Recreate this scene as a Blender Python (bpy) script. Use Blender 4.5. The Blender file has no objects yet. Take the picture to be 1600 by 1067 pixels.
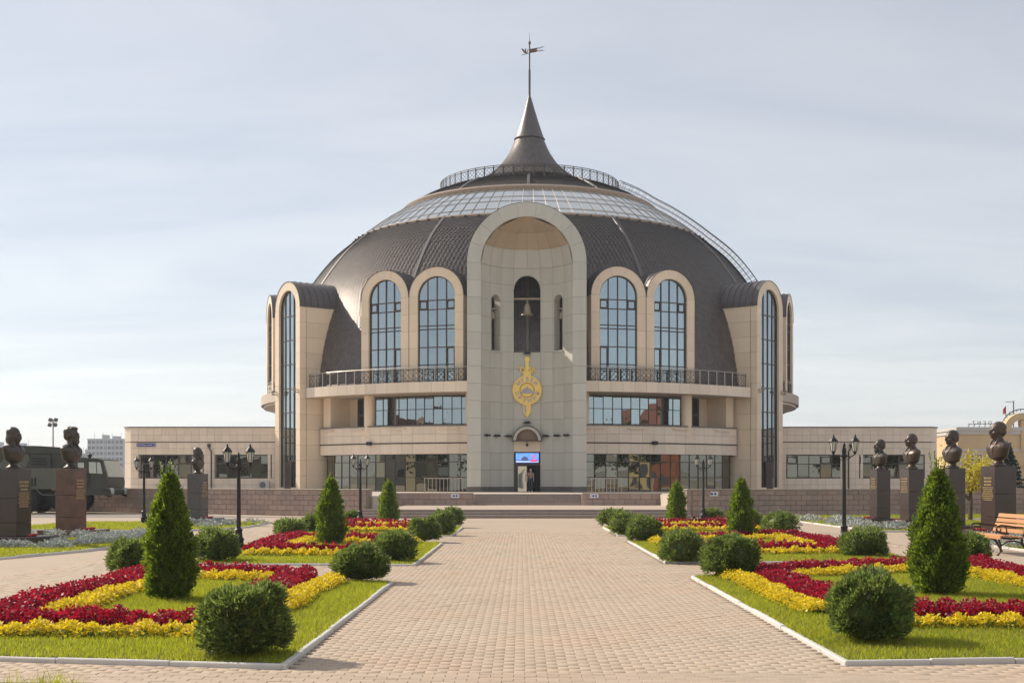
import bpy, bmesh, math, random
import numpy as np
from mathutils import Vector, Matrix
random.seed(7); RNG = np.random.default_rng(11)
R_ = math.radians
SC = bpy.context.scene
COL = SC.collection

# ------------------------------------------------------------------ camera
EYE = 1.75
cam = bpy.data.cameras.new('camera'); CAM = bpy.data.objects.new('camera', cam); COL.objects.link(CAM)
CAM.location = (0, 0, EYE); CAM.rotation_euler = (R_(90), 0, 0)
cam.sensor_width = 36; cam.lens = 2000/1600*36          # focal length of 2000 px on a 1600 px wide picture
cam.shift_x = -15/1600; cam.shift_y = 218.5/1600
cam.clip_end = 6000; cam.clip_start = .1
SC.camera = CAM

# ------------------------------------------------------------------ sky and sun
SUN_AZ, SUN_EL = R_(-58), R_(36)                          # left of the view and behind the building
W = bpy.data.worlds.new('World'); SC.world = W; W.use_nodes = True
def build_sky():
    nt = W.node_tree; N = nt.nodes; L = nt.links
    sky = N.new('ShaderNodeTexSky'); sky.sky_type = 'NISHITA'; sky.sun_disc = False
    sky.sun_elevation = SUN_EL; sky.sun_rotation = SUN_AZ
    sky.air_density = 1.0; sky.dust_density = 0.35; sky.ozone_density = 1.6
    # thin cirrus streaks, laid out by direction on a plane far overhead
    tc = N.new('ShaderNodeTexCoord'); sep = N.new('ShaderNodeSeparateXYZ'); L.new(tc.outputs['Generated'], sep.inputs[0])
    zc = N.new('ShaderNodeMath'); zc.operation = 'ADD'; zc.inputs[1].default_value = .12; L.new(sep.outputs['Z'], zc.inputs[0])
    zm = N.new('ShaderNodeMath'); zm.operation = 'MAXIMUM'; zm.inputs[1].default_value = .05; L.new(zc.outputs[0], zm.inputs[0])
    dv = N.new('ShaderNodeVectorMath'); dv.operation = 'DIVIDE'
    cb = N.new('ShaderNodeCombineXYZ'); 
    for k in range(3): L.new(zm.outputs[0], cb.inputs[k])
    L.new(tc.outputs['Generated'], dv.inputs[0]); L.new(cb.outputs[0], dv.inputs[1])
    mp = N.new('ShaderNodeMapping'); mp.inputs['Rotation'].default_value = (0, 0, R_(24)); mp.inputs['Scale'].default_value = (.55, 1.5, 1)
    mp.inputs['Location'].default_value = (3.3, 1.2, 0)
    L.new(dv.outputs[0], mp.inputs['Vector'])
    no = N.new('ShaderNodeTexNoise'); no.inputs['Scale'].default_value = 1.3; no.inputs['Detail'].default_value = 7
    no.inputs['Roughness'].default_value = .56; no.inputs['Distortion'].default_value = .7
    L.new(mp.outputs[0], no.inputs['Vector'])
    rp = N.new('ShaderNodeValToRGB'); rp.color_ramp.elements[0].position = .34; rp.color_ramp.elements[1].position = .78
    rp.color_ramp.elements[0].color = (.0, .0, .0, 1); rp.color_ramp.elements[1].color = (1, 1, 1, 1)
    L.new(no.outputs['Fac'], rp.inputs[0])
    bw = N.new('ShaderNodeRGBToBW'); L.new(sky.outputs[0], bw.inputs[0])
    # cloud light: follows the clear sky's brightness trend; white streaks over a pale blue-grey veil
    m1 = N.new('ShaderNodeMath'); m1.operation = 'MULTIPLY_ADD'; m1.inputs[1].default_value = .17; m1.inputs[2].default_value = 2.55
    L.new(bw.outputs[0], m1.inputs[0])
    cc = N.new('ShaderNodeMix'); cc.data_type = 'RGBA'; cc.inputs['A'].default_value = (.97, .995, 1.06, 1); cc.inputs['B'].default_value = (1.31, 1.285, 1.265, 1); L.new(rp.outputs[0], cc.inputs['Factor'])
    cl = N.new('ShaderNodeVectorMath'); cl.operation = 'SCALE'; L.new(cc.outputs['Result'], cl.inputs[0]); L.new(m1.outputs[0], cl.inputs['Scale'])
    mx = N.new('ShaderNodeMix'); mx.data_type = 'RGBA'; mx.inputs['Factor'].default_value = .80
    L.new(sky.outputs[0], mx.inputs['A']); L.new(cl.outputs[0], mx.inputs['B'])
    bg = N['Background']; L.new(mx.outputs['Result'], bg.inputs[0]); bg.inputs[1].default_value = .108
build_sky()
sl = bpy.data.lights.new('sun', 'SUN'); sl.energy = 2.9; sl.angle = R_(.6); sl.color = (1.0, .90, .76)
SUN = bpy.data.objects.new('sun', sl); COL.objects.link(SUN)
SD = Vector((math.cos(SUN_EL)*math.sin(SUN_AZ), math.cos(SUN_EL)*math.cos(SUN_AZ), math.sin(SUN_EL)))
SUN.rotation_euler = SD.to_track_quat('Z', 'Y').to_euler(); SUN.location = (-60, 60, 80)
SC.view_settings.view_transform = 'Standard'; SC.view_settings.look = 'None'
SC.view_settings.gamma = 1; SC.view_settings.use_curve_mapping = False
SC.view_settings.exposure = 0.84
SC.cycles.use_denoising = True
SC.cycles.max_bounces = 6; SC.cycles.diffuse_bounces = 3; SC.cycles.glossy_bounces = 3; SC.cycles.transmission_bounces = 4
SC.cycles.sample_clamp_indirect = 6

# ------------------------------------------------------------------ helpers
class MB:
    """collects shapes; build() links them as ONE mesh object"""
    def __init__(s): s.v = []; s.f = []; s.m = []
    def add(s, vs, fs, mi=0, M=None):
        b = len(s.v)
        for p in vs: s.v.append(tuple(M @ Vector(p)) if M is not None else tuple(p))
        for f in fs: s.f.append([i+b for i in f]); s.m.append(mi)
        return s
    def box(s, x0, x1, y0, y1, z0, z1, mi=0, M=None, bev=0):
        if x0 > x1: x0, x1 = x1, x0
        if y0 > y1: y0, y1 = y1, y0
        if z0 > z1: z0, z1 = z1, z0
        if bev:
            b = bev; xs = (x0, x0+b, x1-b, x1); ys = (y0, y0+b, y1-b, y1); zs = (z0, z0+b, z1-b, z1)
            vs = []; idx = {}
            def V(p):
                if p not in idx: idx[p] = len(vs); vs.append(p)
                return idx[p]
            fs = []
            for ax in range(3):
                for e in (0, 3):
                    q = []
                    for (a, c) in ((1, 1), (2, 1), (2, 2), (1, 2)):
                        t = [0, 0, 0]; t[ax] = e; t[(ax+1) % 3] = a; t[(ax+2) % 3] = c
                        q.append(V((xs[t[0]], ys[t[1]], zs[t[2]])))
                    fs.append(q if e else q[::-1])
            for ax in range(3):           # edge chamfers
                o1, o2 = (ax+1) % 3, (ax+2) % 3
                for e1 in (0, 3):
                    for e2 in (0, 3):
                        i1 = 1 if e1 == 0 else 2; i2 = 1 if e2 == 0 else 2
                        def P(a, u, w):
                            t = [0, 0, 0]; t[ax] = a; t[o1] = u; t[o2] = w
                            return V((xs[t[0]], ys[t[1]], zs[t[2]]))
                        q = [P(1, e1, i2), P(2, e1, i2), P(2, i1, e2), P(1, i1, e2)]
                        fs.append(q if (e1 == 0) != (e2 == 0) else q[::-1])
            for sx in (0, 3):
                for sy in (0, 3):
                    for sz in (0, 3):
                        ix, iy, iz = (1 if sx == 0 else 2), (1 if sy == 0 else 2), (1 if sz == 0 else 2)
                        fs.append([V((xs[sx], ys[iy], zs[iz])), V((xs[ix], ys[sy], zs[iz])), V((xs[ix], ys[iy], zs[sz]))])
            return s.add(vs, fs, mi, M)
        vs = [(x0,y0,z0),(x1,y0,z0),(x1,y1,z0),(x0,y1,z0),(x0,y0,z1),(x1,y0,z1),(x1,y1,z1),(x0,y1,z1)]
        return s.add(vs, [(0,3,2,1),(4,5,6,7),(0,1,5,4),(1,2,6,5),(2,3,7,6),(3,0,4,7)], mi, M)
    def prism(s, poly, z0, z1, mi=0, M=None):
        n = len(poly); vs = [(x, y, z0) for x, y in poly]+[(x, y, z1) for x, y in poly]
        fs = [tuple(range(n-1, -1, -1)), tuple(range(n, 2*n))]+[(i, (i+1) % n, n+(i+1) % n, n+i) for i in range(n)]
        return s.add(vs, fs, mi, M)
    def slab_y(s, poly, y0, y1, mi=0, M=None):
        """polygon in x,z extruded from y0 (front) to y1"""
        n = len(poly); vs = [(x, y0, z) for x, z in poly]+[(x, y1, z) for x, z in poly]
        fs = [tuple(range(n)), tuple(range(2*n-1, n-1, -1))]+[(i, n+i, n+(i+1) % n, (i+1) % n) for i in range(n)]
        return s.add(vs, fs, mi, M)
    def hexa(s, a, b, mi=0, M=None):
        """two quads (4 points each) joined into a block"""
        return s.add(list(a)+list(b), [(0,1,2,3),(7,6,5,4),(0,4,5,1),(1,5,6,2),(2,6,7,3),(3,7,4,0)], mi, M)
    def tube(s, pts, r, n=6, mi=0, M=None, caps=True):
        pts = [Vector(p) for p in pts]; rs = r if isinstance(r, (list, tuple)) else [r]*len(pts)
        vs = []; fs = []; up = None
        for i, p in enumerate(pts):
            d = (pts[min(i+1, len(pts)-1)]-pts[max(i-1, 0)])
            d = d.normalized() if d.length > 1e-9 else Vector((0, 0, 1))
            if up is None: up = Vector((0, 0, 1)) if abs(d.z) < .9 else Vector((1, 0, 0))
            a = d.cross(up).normalized(); b = a.cross(d).normalized(); up = b
            for k in range(n):
                t = 2*math.pi*k/n; vs.append(p+(a*math.cos(t)+b*math.sin(t))*rs[i])
        for i in range(len(pts)-1):
            for k in range(n):
                k2 = (k+1) % n; fs.append((i*n+k, i*n+k2, (i+1)*n+k2, (i+1)*n+k))
        if caps: fs.append(tuple(range(n-1, -1, -1))); fs.append(tuple(range((len(pts)-1)*n, len(pts)*n)))
        return s.add(vs, fs, mi, M)
    def lathe(s, prof, n=16, mi=0, M=None, a0=0, a1=2*math.pi, caps=True):
        full = abs(a1-a0-2*math.pi) < 1e-6; m = n if full else n+1
        vs = []; fs = []
        for r, z in prof:
            for k in range(m):
                t = a0+(a1-a0)*k/n; vs.append((r*math.cos(t), r*math.sin(t), z))
        for i in range(len(prof)-1):
            for k in range(n):
                k2 = (k+1) % m; fs.append((i*m+k, i*m+k2, (i+1)*m+k2, (i+1)*m+k))
        if caps and full:
            if prof[0][0] > 1e-4: fs.append(tuple(range(m-1, -1, -1)))
            if prof[-1][0] > 1e-4: fs.append(tuple(range((len(prof)-1)*m, len(prof)*m)))
        return s.add(vs, fs, mi, M)
    def ellip(s, c, rad, seg=14, ring=9, mi=0, M=None):
        vs = []; fs = []; cx, cy, cz = c; rx, ry, rz = rad
        vs.append((cx, cy, cz-rz))
        for i in range(1, ring):
            ph = -math.pi/2+math.pi*i/ring
            for k in range(seg):
                t = 2*math.pi*k/seg; vs.append((cx+rx*math.cos(ph)*math.cos(t), cy+ry*math.cos(ph)*math.sin(t), cz+rz*math.sin(ph)))
        vs.append((cx, cy, cz+rz)); top = len(vs)-1
        for k in range(seg): fs.append((0, 1+(k+1) % seg, 1+k))
        for i in range(ring-2):
            for k in range(seg):
                a = 1+i*seg; b = a+seg; k2 = (k+1) % seg; fs.append((a+k, a+k2, b+k2, b+k))
        a = 1+(ring-2)*seg
        for k in range(seg): fs.append((a+k, a+(k+1) % seg, top))
        return s.add(vs, fs, mi, M)
    def mesh(s, name, mats, smooth=False):
        me = bpy.data.meshes.new(name); me.from_pydata(s.v, [], s.f)
        if not isinstance(mats, (list, tuple)): mats = [mats]
        for m in mats: me.materials.append(m)
        if len(mats) > 1: me.polygons.foreach_set('material_index', s.m)
        if smooth:
            me.polygons.foreach_set('use_smooth', [True]*len(s.f))
            if smooth != 'all': me.set_sharp_from_angle(angle=R_(38))
        me.update(); return me
    def build(s, name, mats, parent=None, smooth=False, loc=None, rotz=0):
        return obj(name, s.mesh(name, mats, smooth), parent, loc, rotz)

def obj(name, me, parent=None, loc=None, rotz=0):
    o = bpy.data.objects.new(name, me); COL.objects.link(o)
    if parent is not None: o.parent = parent
    if loc is not None: o.location = loc
    if rotz: o.rotation_euler = (0, 0, rotz)
    return o
def empty(name, loc=(0, 0, 0), rotz=0, parent=None):
    o = obj(name, None, parent, loc, rotz); o.empty_display_size = .2; return o
def tag(o, label=None, cat=None, group=None, kind=None):
    if label: o['label'] = label
    if cat: o['category'] = cat
    if group: o['group'] = group
    if kind: o['kind'] = kind
    return o
def copy_tree(o, parent=None):
    c = o.copy(); COL.objects.link(c); c.parent = parent
    for ch in list(o.children): copy_tree(ch, c)
    return c
def np_mesh(name, verts, faces, mat, parent=None, smooth=False):
    verts = np.ascontiguousarray(verts, dtype=np.float32); faces = np.ascontiguousarray(faces, dtype=np.int32)
    me = bpy.data.meshes.new(name); k = faces.shape[1]
    me.vertices.add(len(verts)); me.vertices.foreach_set('co', verts.ravel())
    me.loops.add(faces.size); me.loops.foreach_set('vertex_index', faces.ravel())
    me.polygons.add(len(faces)); me.polygons.foreach_set('loop_start', np.arange(0, faces.size, k, dtype=np.int32))
    me.materials.append(mat); me.update(calc_edges=True); me.validate()
    return obj(name, me, parent)
def unit(a): return a/np.maximum(np.linalg.norm(a, axis=1, keepdims=True), 1e-9)
def leaf_arrays(p, d, ln, wd, fold=.25):
    """diamond leaves: base points p, unit directions d"""
    n = len(p); s = unit(np.cross(d, RNG.normal(size=(n, 3)))); nn = np.cross(d, s)
    ln = np.broadcast_to(np.asarray(ln), (n,))[:, None]; wd = np.broadcast_to(np.asarray(wd), (n,))[:, None]
    v = np.stack([p, p+d*ln*.5+s*wd*.5+nn*wd*fold*.5, p+d*ln, p+d*ln*.5-s*wd*.5+nn*wd*fold*.5], 1).reshape(-1, 3)
    return v, np.arange(4*n).reshape(n, 4)
def blade_arrays(p, d, ln, wd):
    n = len(p); s = unit(np.cross(d, RNG.normal(size=(n, 3))))
    ln = np.broadcast_to(np.asarray(ln), (n,))[:, None]; wd = np.broadcast_to(np.asarray(wd), (n,))[:, None]
    v = np.stack([p-s*wd*.5, p+s*wd*.5, p+d*ln], 1).reshape(-1, 3)
    return v, np.arange(3*n).reshape(n, 3)
def inside(poly, x, y):
    r = np.zeros(len(x), bool); n = len(poly)
    for i in range(n):
        x0, y0 = poly[i]; x1, y1 = poly[(i+1) % n]
        c = ((y0 > y) != (y1 > y)); 
        with np.errstate(divide='ignore', invalid='ignore'):
            r ^= c & (x < (x1-x0)*(y-y0)/(y1-y0+1e-12)+x0)
    return r
def remeshed(mb, name, mat, voxel, parent=None, smooth_it=2):
    tmp = bpy.data.objects.new('tmp', mb.mesh('tmp', mat)); COL.objects.link(tmp)
    m = tmp.modifiers.new('r', 'REMESH'); m.mode = 'VOXEL'; m.voxel_size = voxel
    sm = tmp.modifiers.new('s', 'SMOOTH'); sm.iterations = smooth_it; sm.factor = .5
    me = bpy.data.meshes.new_from_object(tmp.evaluated_get(bpy.context.evaluated_depsgraph_get()))
    bpy.data.objects.remove(tmp); me.name = name
    if not me.materials: me.materials.append(mat)
    me.polygons.foreach_set('use_smooth', [True]*len(me.polygons)); me.update()
    return obj(name, me, parent)
def text_mesh(body, size, mat, name, extrude=.01, align='CENTER', bold=0):
    c = bpy.data.curves.new('tmp', 'FONT'); c.body = body; c.offset = bold; c.size = size; c.extrude = extrude; c.align_x = align; c.align_y = 'CENTER'; c.resolution_u = 3
    t = bpy.data.objects.new('tmp', c); COL.objects.link(t)
    me = bpy.data.meshes.new_from_object(t.evaluated_get(bpy.context.evaluated_depsgraph_get()))
    bpy.data.objects.remove(t); me.name = name; me.materials.clear(); me.materials.append(mat); return me

# ------------------------------------------------------------------ materials
MATS = {}
def mat(name, col, rough=.7, metal=0., var=.10, scale=3., orand=0., island=0., bump=0., bscale=30., streak=0., spec=.5, hue=None, huescale=1., coat=0., emit=0., trans=0., tcol=None):
    if name in MATS: return MATS[name]
    m = bpy.data.materials.new(name); m.use_nodes = True; nt = m.node_tree; N = nt.nodes; L = nt.links
    b = N['Principled BSDF']; b.inputs['Roughness'].default_value = rough; b.inputs['Metallic'].default_value = metal
    b.inputs['Specular IOR Level'].default_value = spec; b.inputs['Coat Weight'].default_value = coat
    tc = N.new('ShaderNodeTexCoord'); val = None
    def addv(sock, amount):
        nonlocal val
        ma = N.new('ShaderNodeMath'); ma.operation = 'MULTIPLY_ADD'; L.new(sock, ma.inputs[0]); ma.inputs[1].default_value = 2*amount
        if val is None: ma.inputs[2].default_value = 1-amount
        else:
            sub = N.new('ShaderNodeMath'); sub.operation = 'SUBTRACT'; L.new(val, sub.inputs[0]); sub.inputs[1].default_value = amount; L.new(sub.outputs[0], ma.inputs[2])
        val = ma.outputs[0]
    def noise(sc, det=4, vec=None):
        n = N.new('ShaderNodeTexNoise'); n.inputs['Scale'].default_value = sc; n.inputs['Detail'].default_value = det
        L.new(vec if vec is not None else tc.outputs['Object'], n.inputs['Vector']); return n.outputs['Fac']
    if var: addv(noise(scale), var)
    if orand: addv(N.new('ShaderNodeObjectInfo').outputs['Random'], orand)
    if island: addv(N.new('ShaderNodeNewGeometry').outputs['Random Per Island'], island)
    if streak:
        mp = N.new('ShaderNodeMapping'); mp.inputs['Scale'].default_value = (2.2, 2.2, .12)
        ge = N.new('ShaderNodeNewGeometry'); L.new(ge.outputs['Position'], mp.inputs['Vector']); addv(noise(1.0, 5, mp.outputs[0]), streak)
    sv = N.new('ShaderNodeVectorMath'); sv.operation = 'SCALE'
    if hue is not None:
        mx = N.new('ShaderNodeMix'); mx.data_type = 'RGBA'; mx.inputs['A'].default_value = (*col, 1); mx.inputs['B'].default_value = (*hue, 1)
        rr = N.new('ShaderNodeMapRange'); rr.inputs['From Min'].default_value = .38; rr.inputs['From Max'].default_value = .68
        ge2 = N.new('ShaderNodeNewGeometry'); L.new(noise(huescale, 3, ge2.outputs['Position']), rr.inputs[0]); L.new(rr.outputs[0], mx.inputs['Factor'])
        L.new(mx.outputs['Result'], sv.inputs[0])
    else: sv.inputs[0].default_value = col
    if val is None: sv.inputs['Scale'].default_value = 1
    else: L.new(val, sv.inputs['Scale'])
    L.new(sv.outputs[0], b.inputs['Base Color'])
    if bump:
        bn = N.new('ShaderNodeBump'); bn.inputs['Strength'].default_value = bump; bn.inputs['Distance'].default_value = .02
        L.new(noise(bscale, 5), bn.inputs['Height']); L.new(bn.outputs[0], b.inputs['Normal'])
    if emit:
        L.new(sv.outputs[0], b.inputs['Emission Color']); b.inputs['Emission Strength'].default_value = emit
    if trans:
        t = N.new('ShaderNodeBsdfTranslucent'); mxs = N.new('ShaderNodeMixShader'); mxs.inputs[0].default_value = trans
        if tcol is not None:
            s2 = N.new('ShaderNodeVectorMath'); s2.operation = 'SCALE'; s2.inputs[0].default_value = tcol
            if val is not None: L.new(val, s2.inputs['Scale'])
            else: s2.inputs['Scale'].default_value = 1
            L.new(s2.outputs[0], t.inputs['Color'])
        else: L.new(sv.outputs[0], t.inputs['Color'])
        L.new(b.outputs[0], mxs.inputs[1]); L.new(t.outputs[0], mxs.inputs[2])
        L.new(mxs.outputs[0], N['Material Output'].inputs['Surface'])
    MATS[name] = m; return m
def glass_mat(name, col, rough=.015, wav=.03, wscale=.5):
    m = bpy.data.materials.new(name); m.use_nodes = True; nt = m.node_tree; N = nt.nodes; L = nt.links
    b = N['Principled BSDF']; b.inputs['Base Color'].default_value = (*col, 1); b.inputs['Metallic'].default_value = 1; b.inputs['Roughness'].default_value = rough
    ge = N.new('ShaderNodeNewGeometry'); n = N.new('ShaderNodeTexNoise'); n.inputs['Scale'].default_value = wscale; n.inputs['Detail'].default_value = 1
    L.new(ge.outputs['Position'], n.inputs['Vector']); bp = N.new('ShaderNodeBump'); bp.inputs['Strength'].default_value = wav; bp.inputs['Distance'].default_value = .3
    L.new(n.outputs['Fac'], bp.inputs['Height']); L.new(bp.outputs[0], b.inputs['Normal'])
    return m

M_STONE = mat('beige_cladding', (.82, .665, .49), .55, var=.05, scale=1.2, orand=.05, streak=.09)
M_PINK = mat('pinkish_cladding', (.82, .685, .545), .55, var=.05, scale=1.2, orand=.06, streak=.09)
M_PORTAL = mat('grey_cladding', (.55, .535, .465), .5, var=.05, scale=.8, orand=.05, streak=.09)
M_BOUNCE = mat('bounce_tinted_cladding', (.46, .36, .25), .5, var=.05, scale=1.2, orand=.04)  # portal cladding with warm bounce light from the paving painted into its colour
M_JOINT = mat('joint_dark', (.22, .19, .16), .9)
M_WINGCLAD = mat('wing_cladding', (.82, .685, .54), .55, var=.05, scale=1.2, orand=.06, streak=.08)
M_CORE = mat('render_beige', (.55, .45, .36), .8, var=.08)
M_TILE = mat('dome_tile', (.180, .153, .140), .46, metal=.5, var=.06, island=.13, streak=.10)
M_ROOFBASE = mat('dome_underlay', (.10, .088, .085), .55, metal=.1, var=.1)
M_METAL = mat('seamed_metal', (.115, .100, .098), .45, metal=.35, var=.10, streak=.06)
M_RIB = mat('rib_metal', (.15, .13, .12), .45, metal=.3, var=.1)
M_TRIM = mat('bronze_trim', (.36, .27, .20), .45, metal=.4)
M_FRAME = mat('brown_frame', (.055, .035, .026), .45, var=.05)
M_GLASS = glass_mat('window_glass', (.34, .40, .43))
M_GLASSLOW = glass_mat('shopfront_glass', (.215, .215, .185), wav=.025, wscale=.5)
M_SKYGL = glass_mat('skylight_glass', (.78, .80, .78), .14, .01)
M_RAIL = mat('rail_metal', (.42, .37, .32), .4, metal=.5)
M_RAILD = mat('rail_dark', (.10, .085, .075), .45, metal=.4)
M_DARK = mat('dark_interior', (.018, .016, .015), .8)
M_GRANITE = mat('dark_plinth', (.13, .115, .105), .5, bump=.05)
M_STEP = mat('step_granite', (.30, .235, .195), .6, var=.14, scale=5, orand=.05)
M_BRICK = mat('wall_block', (.34, .265, .225), .8, var=.14, scale=4, orand=.11, bump=.25, bscale=22, hue=(.40, .29, .235), huescale=.9)
M_COPE = mat('coping', (.47, .39, .32), .7, var=.1, orand=.05)
M_PAVER = mat('paver', (.445, .352, .258), .75, var=.11, scale=.45, island=.06, orand=.0, bump=.12, bscale=60, hue=(.465, .338, .238), huescale=.55)
M_PAVERO = mat('paver_single', (.445, .352, .258), .75, var=.07, scale=1.5, orand=.06, bump=.12, bscale=60, hue=(.465, .338, .238), huescale=.55)
M_SAND = mat('joint_sand', (.25, .20, .15), .95, var=.2, scale=6)
M_KERB = mat('kerb_concrete', (.62, .59, .55), .8, var=.12, scale=6, orand=.08, bump=.15)
M_SOIL = mat('lawn_soil', (.09, .10, .03), .95, var=.3, scale=5)
M_GRASS = mat('grass_blade', (.17, .22, .018), .6, var=.22, scale=.8, island=.30, trans=.5, tcol=(.54, .56, .03), hue=(.29, .26, .045), huescale=1.4)
M_RED = mat('red_leaf', (.30, .010, .030), .5, var=.15, scale=3, island=.40, trans=.35, tcol=(.60, .012, .045), hue=(.20, .012, .03), huescale=2.5)
M_YEL = mat('yellow_leaf', (.74, .57, .018), .5, var=.10, scale=3, island=.25, trans=.38, tcol=(.95, .74, .03))
M_UNDER = mat('flower_greens', (.10, .15, .02), .6, var=.2, island=.3, trans=.3, tcol=(.26, .32, .03))
M_SILV = mat('silver_leaf', (.47, .49, .45), .7, var=.15, island=.2)
M_THUJA = mat('thuja_leaf', (.078, .142, .022), .55, var=.30, scale=4, island=.5, trans=.40, tcol=(.30, .42, .03), hue=(.115, .135, .025), huescale=7)
M_BUSH = mat('bush_leaf', (.088, .142, .042), .55, var=.30, scale=5, island=.52, trans=.38, tcol=(.28, .38, .07), hue=(.145, .135, .045), huescale=7)
M_BARK = mat('bark', (.10, .07, .05), .9, bump=.4)
M_BRONZE = mat('bust_bronze', (.085, .070, .058), .42, metal=.55, var=.25, scale=6, bump=.1, bscale=25)
M_BRONZE2 = mat('bust_bronze_brown', (.10, .072, .058), .40, metal=.55, var=.22, scale=6, bump=.1, bscale=25)
M_PED = mat('pedestal_granite_dark', (.050, .032, .028), .16, var=.30, scale=45, spec=.6)
M_PEDR = mat('pedestal_granite_red', (.16, .072, .050), .22, var=.35, scale=30, hue=(.10, .045, .035), huescale=4)
M_PEDG = mat('pedestal_granite_grey', (.10, .085, .085), .25, var=.30, scale=12)
M_GOLDTXT = mat('gold_lettering', (.42, .29, .12), .4, metal=.6)
M_GOLD = mat('gold_emblem', (.84, .58, .17), .30, metal=.85, var=.06, scale=4)
M_SILVER = mat('silver_emblem', (.42, .38, .42), .4, metal=.5)
M_LAMP = mat('lamp_iron', (.020, .018, .017), .5, metal=.2)
M_LAMPGL = mat('lamp_glass', (.55, .55, .50), .25, var=.05)
M_WOOD = mat('bench_wood', (.52, .25, .10), .5, var=.16, scale=7, orand=.10, streak=.0)
M_IRON = mat('bench_iron', (.035, .025, .022), .5, metal=.3)
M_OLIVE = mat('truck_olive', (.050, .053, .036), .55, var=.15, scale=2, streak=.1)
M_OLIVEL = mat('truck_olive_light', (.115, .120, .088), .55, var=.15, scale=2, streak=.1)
M_RUBBER = mat('tyre_rubber', (.012, .012, .012), .8)
M_BLACK = mat('black_paint', (.010, .010, .010), .5)
M_CABGL = mat('cab_glass', (.58, .62, .55), .12, var=.25, scale=4)
M_WHITE = mat('white_paint', (.75, .75, .75), .5)
M_BLUE = mat('sign_blue', (.030, .045, .26), .4)

# ================================================================== MUSEUM
MUS = empty('museum_building', (.72, 116, 0), -.0138)
tag(MUS, 'helmet shaped domed museum with spire, arched portal and tall arched windows', 'museum')
def pol(az, r, z=0): return (r*math.sin(az), -r*math.cos(az), z)
def catmull(P, k=6):
    out = []
    for i in range(len(P)-1):
        p0, p1, p2, p3 = P[max(i-1, 0)], P[i], P[i+1], P[min(i+2, len(P)-1)]
        for j in range(k):
            t = j/k
            out.append(tuple(.5*((2*b)+(-a+c)*t+(2*a-5*b+4*c-d)*t*t+(-a+3*b-3*c+d)*t**3) for a, b, c, d in zip(p0, p1, p2, p3)))
    out.append(P[-1]); return out
PROF = catmull([(22.6, 9.0), (22.45, 10.5), (22.0, 13), (21.3, 15.2), (20.45, 17.2), (19.25, 19.1), (17.6, 21.1), (15.6, 22.8)])
PROF_SKY = catmull([(15.6, 22.8), (14.6, 23.6), (13.5, 24.4), (12.35, 25.15), (11.2, 25.8)], 3)
PROF_UP = catmull([(11.2, 25.8), (9.6, 26.8), (8.0, 27.55)], 4)
PROF_FLARE = catmull([(8.0, 27.55), (6.2, 28.15), (4.6, 28.75), (3.6, 29.4), (2.55, 30.35), (1.75, 31.55), (1.25, 32.7)], 5)
# ---- dome shell, tiles, ribs
FRONT = Matrix.Rotation(-math.pi/2, 4, 'Z')
DOME = MB().lathe(PROF, 120, caps=False, M=FRONT).build('dome', M_ROOFBASE, MUS, True)
UPR = MB().lathe(PROF_UP, 96, caps=False, M=FRONT).build('upper_roof', M_ROOFBASE, MUS, True)
SPIRE = MB().lathe(PROF_FLARE, 64, caps=False, M=FRONT).build('spire', M_ROOFBASE, MUS, True)
def scales(prof, row, wid, a_lim, name, parent, lift=.035):
    P = np.array(prof); seg = np.linalg.norm(np.diff(P, axis=0), axis=1); S = np.concatenate([[0], np.cumsum(seg)])
    n = int(S[-1]/row); vs = []
    for i in range(1, n+1):
        s = min(i*row, S[-1]-.01); r = np.interp(s, S, P[:, 0]); z = np.interp(s, S, P[:, 1])
        s2 = max(s-.1, 0); dr = np.interp(s2, S, P[:, 0])-r; dz = np.interp(s2, S, P[:, 1])-z
        l = math.hypot(dr, dz); dr /= l; dz /= l                     # down slope
        nr, nz = -dz, dr                                             # outward normal in the r,z plane
        if nr < 0: nr, nz = -nr, -nz
        cnt = max(int(2*a_lim*r/wid), 6); w = 2*a_lim/cnt
        k = np.arange(cnt); az = -a_lim+(k+(.5 if i % 2 else 0))*w
        h = w*.5*.97; L = row*1.75
        jit = RNG.normal(0, .004, cnt)
        for (u, d, hgt) in ((-1, 0, .004), (-1, .55, lift*.7), (0, 1, lift), (1, .55, lift*.7), (1, 0, .004)):
            rr = r+dr*L*d+nr*(hgt+jit*d); zz = z+dz*L*d+nz*(hgt+jit*d); a = az+u*h
            vs.append(np.stack([rr*np.sin(a), -rr*np.cos(a), np.broadcast_to(zz, a.shape)], 1))
    out = []; 
    for i in range(0, len(vs), 5): out.append(np.stack(vs[i:i+5], 1).reshape(-1, 3))
    V = np.concatenate(out); F = np.arange(len(V)).reshape(-1, 5)
    o = np_mesh(name, V, F, M_TILE, parent); o['kind'] = 'stuff'; return o
scales(PROF, .225, .35, R_(112), 'dome_tiles', DOME, .10)
scales(PROF_UP, .225, .35, R_(180), 'roof_tiles', UPR, .075)
scales(PROF_FLARE, .22, .30, R_(180), 'spire_tiles', SPIRE, .06)
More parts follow.
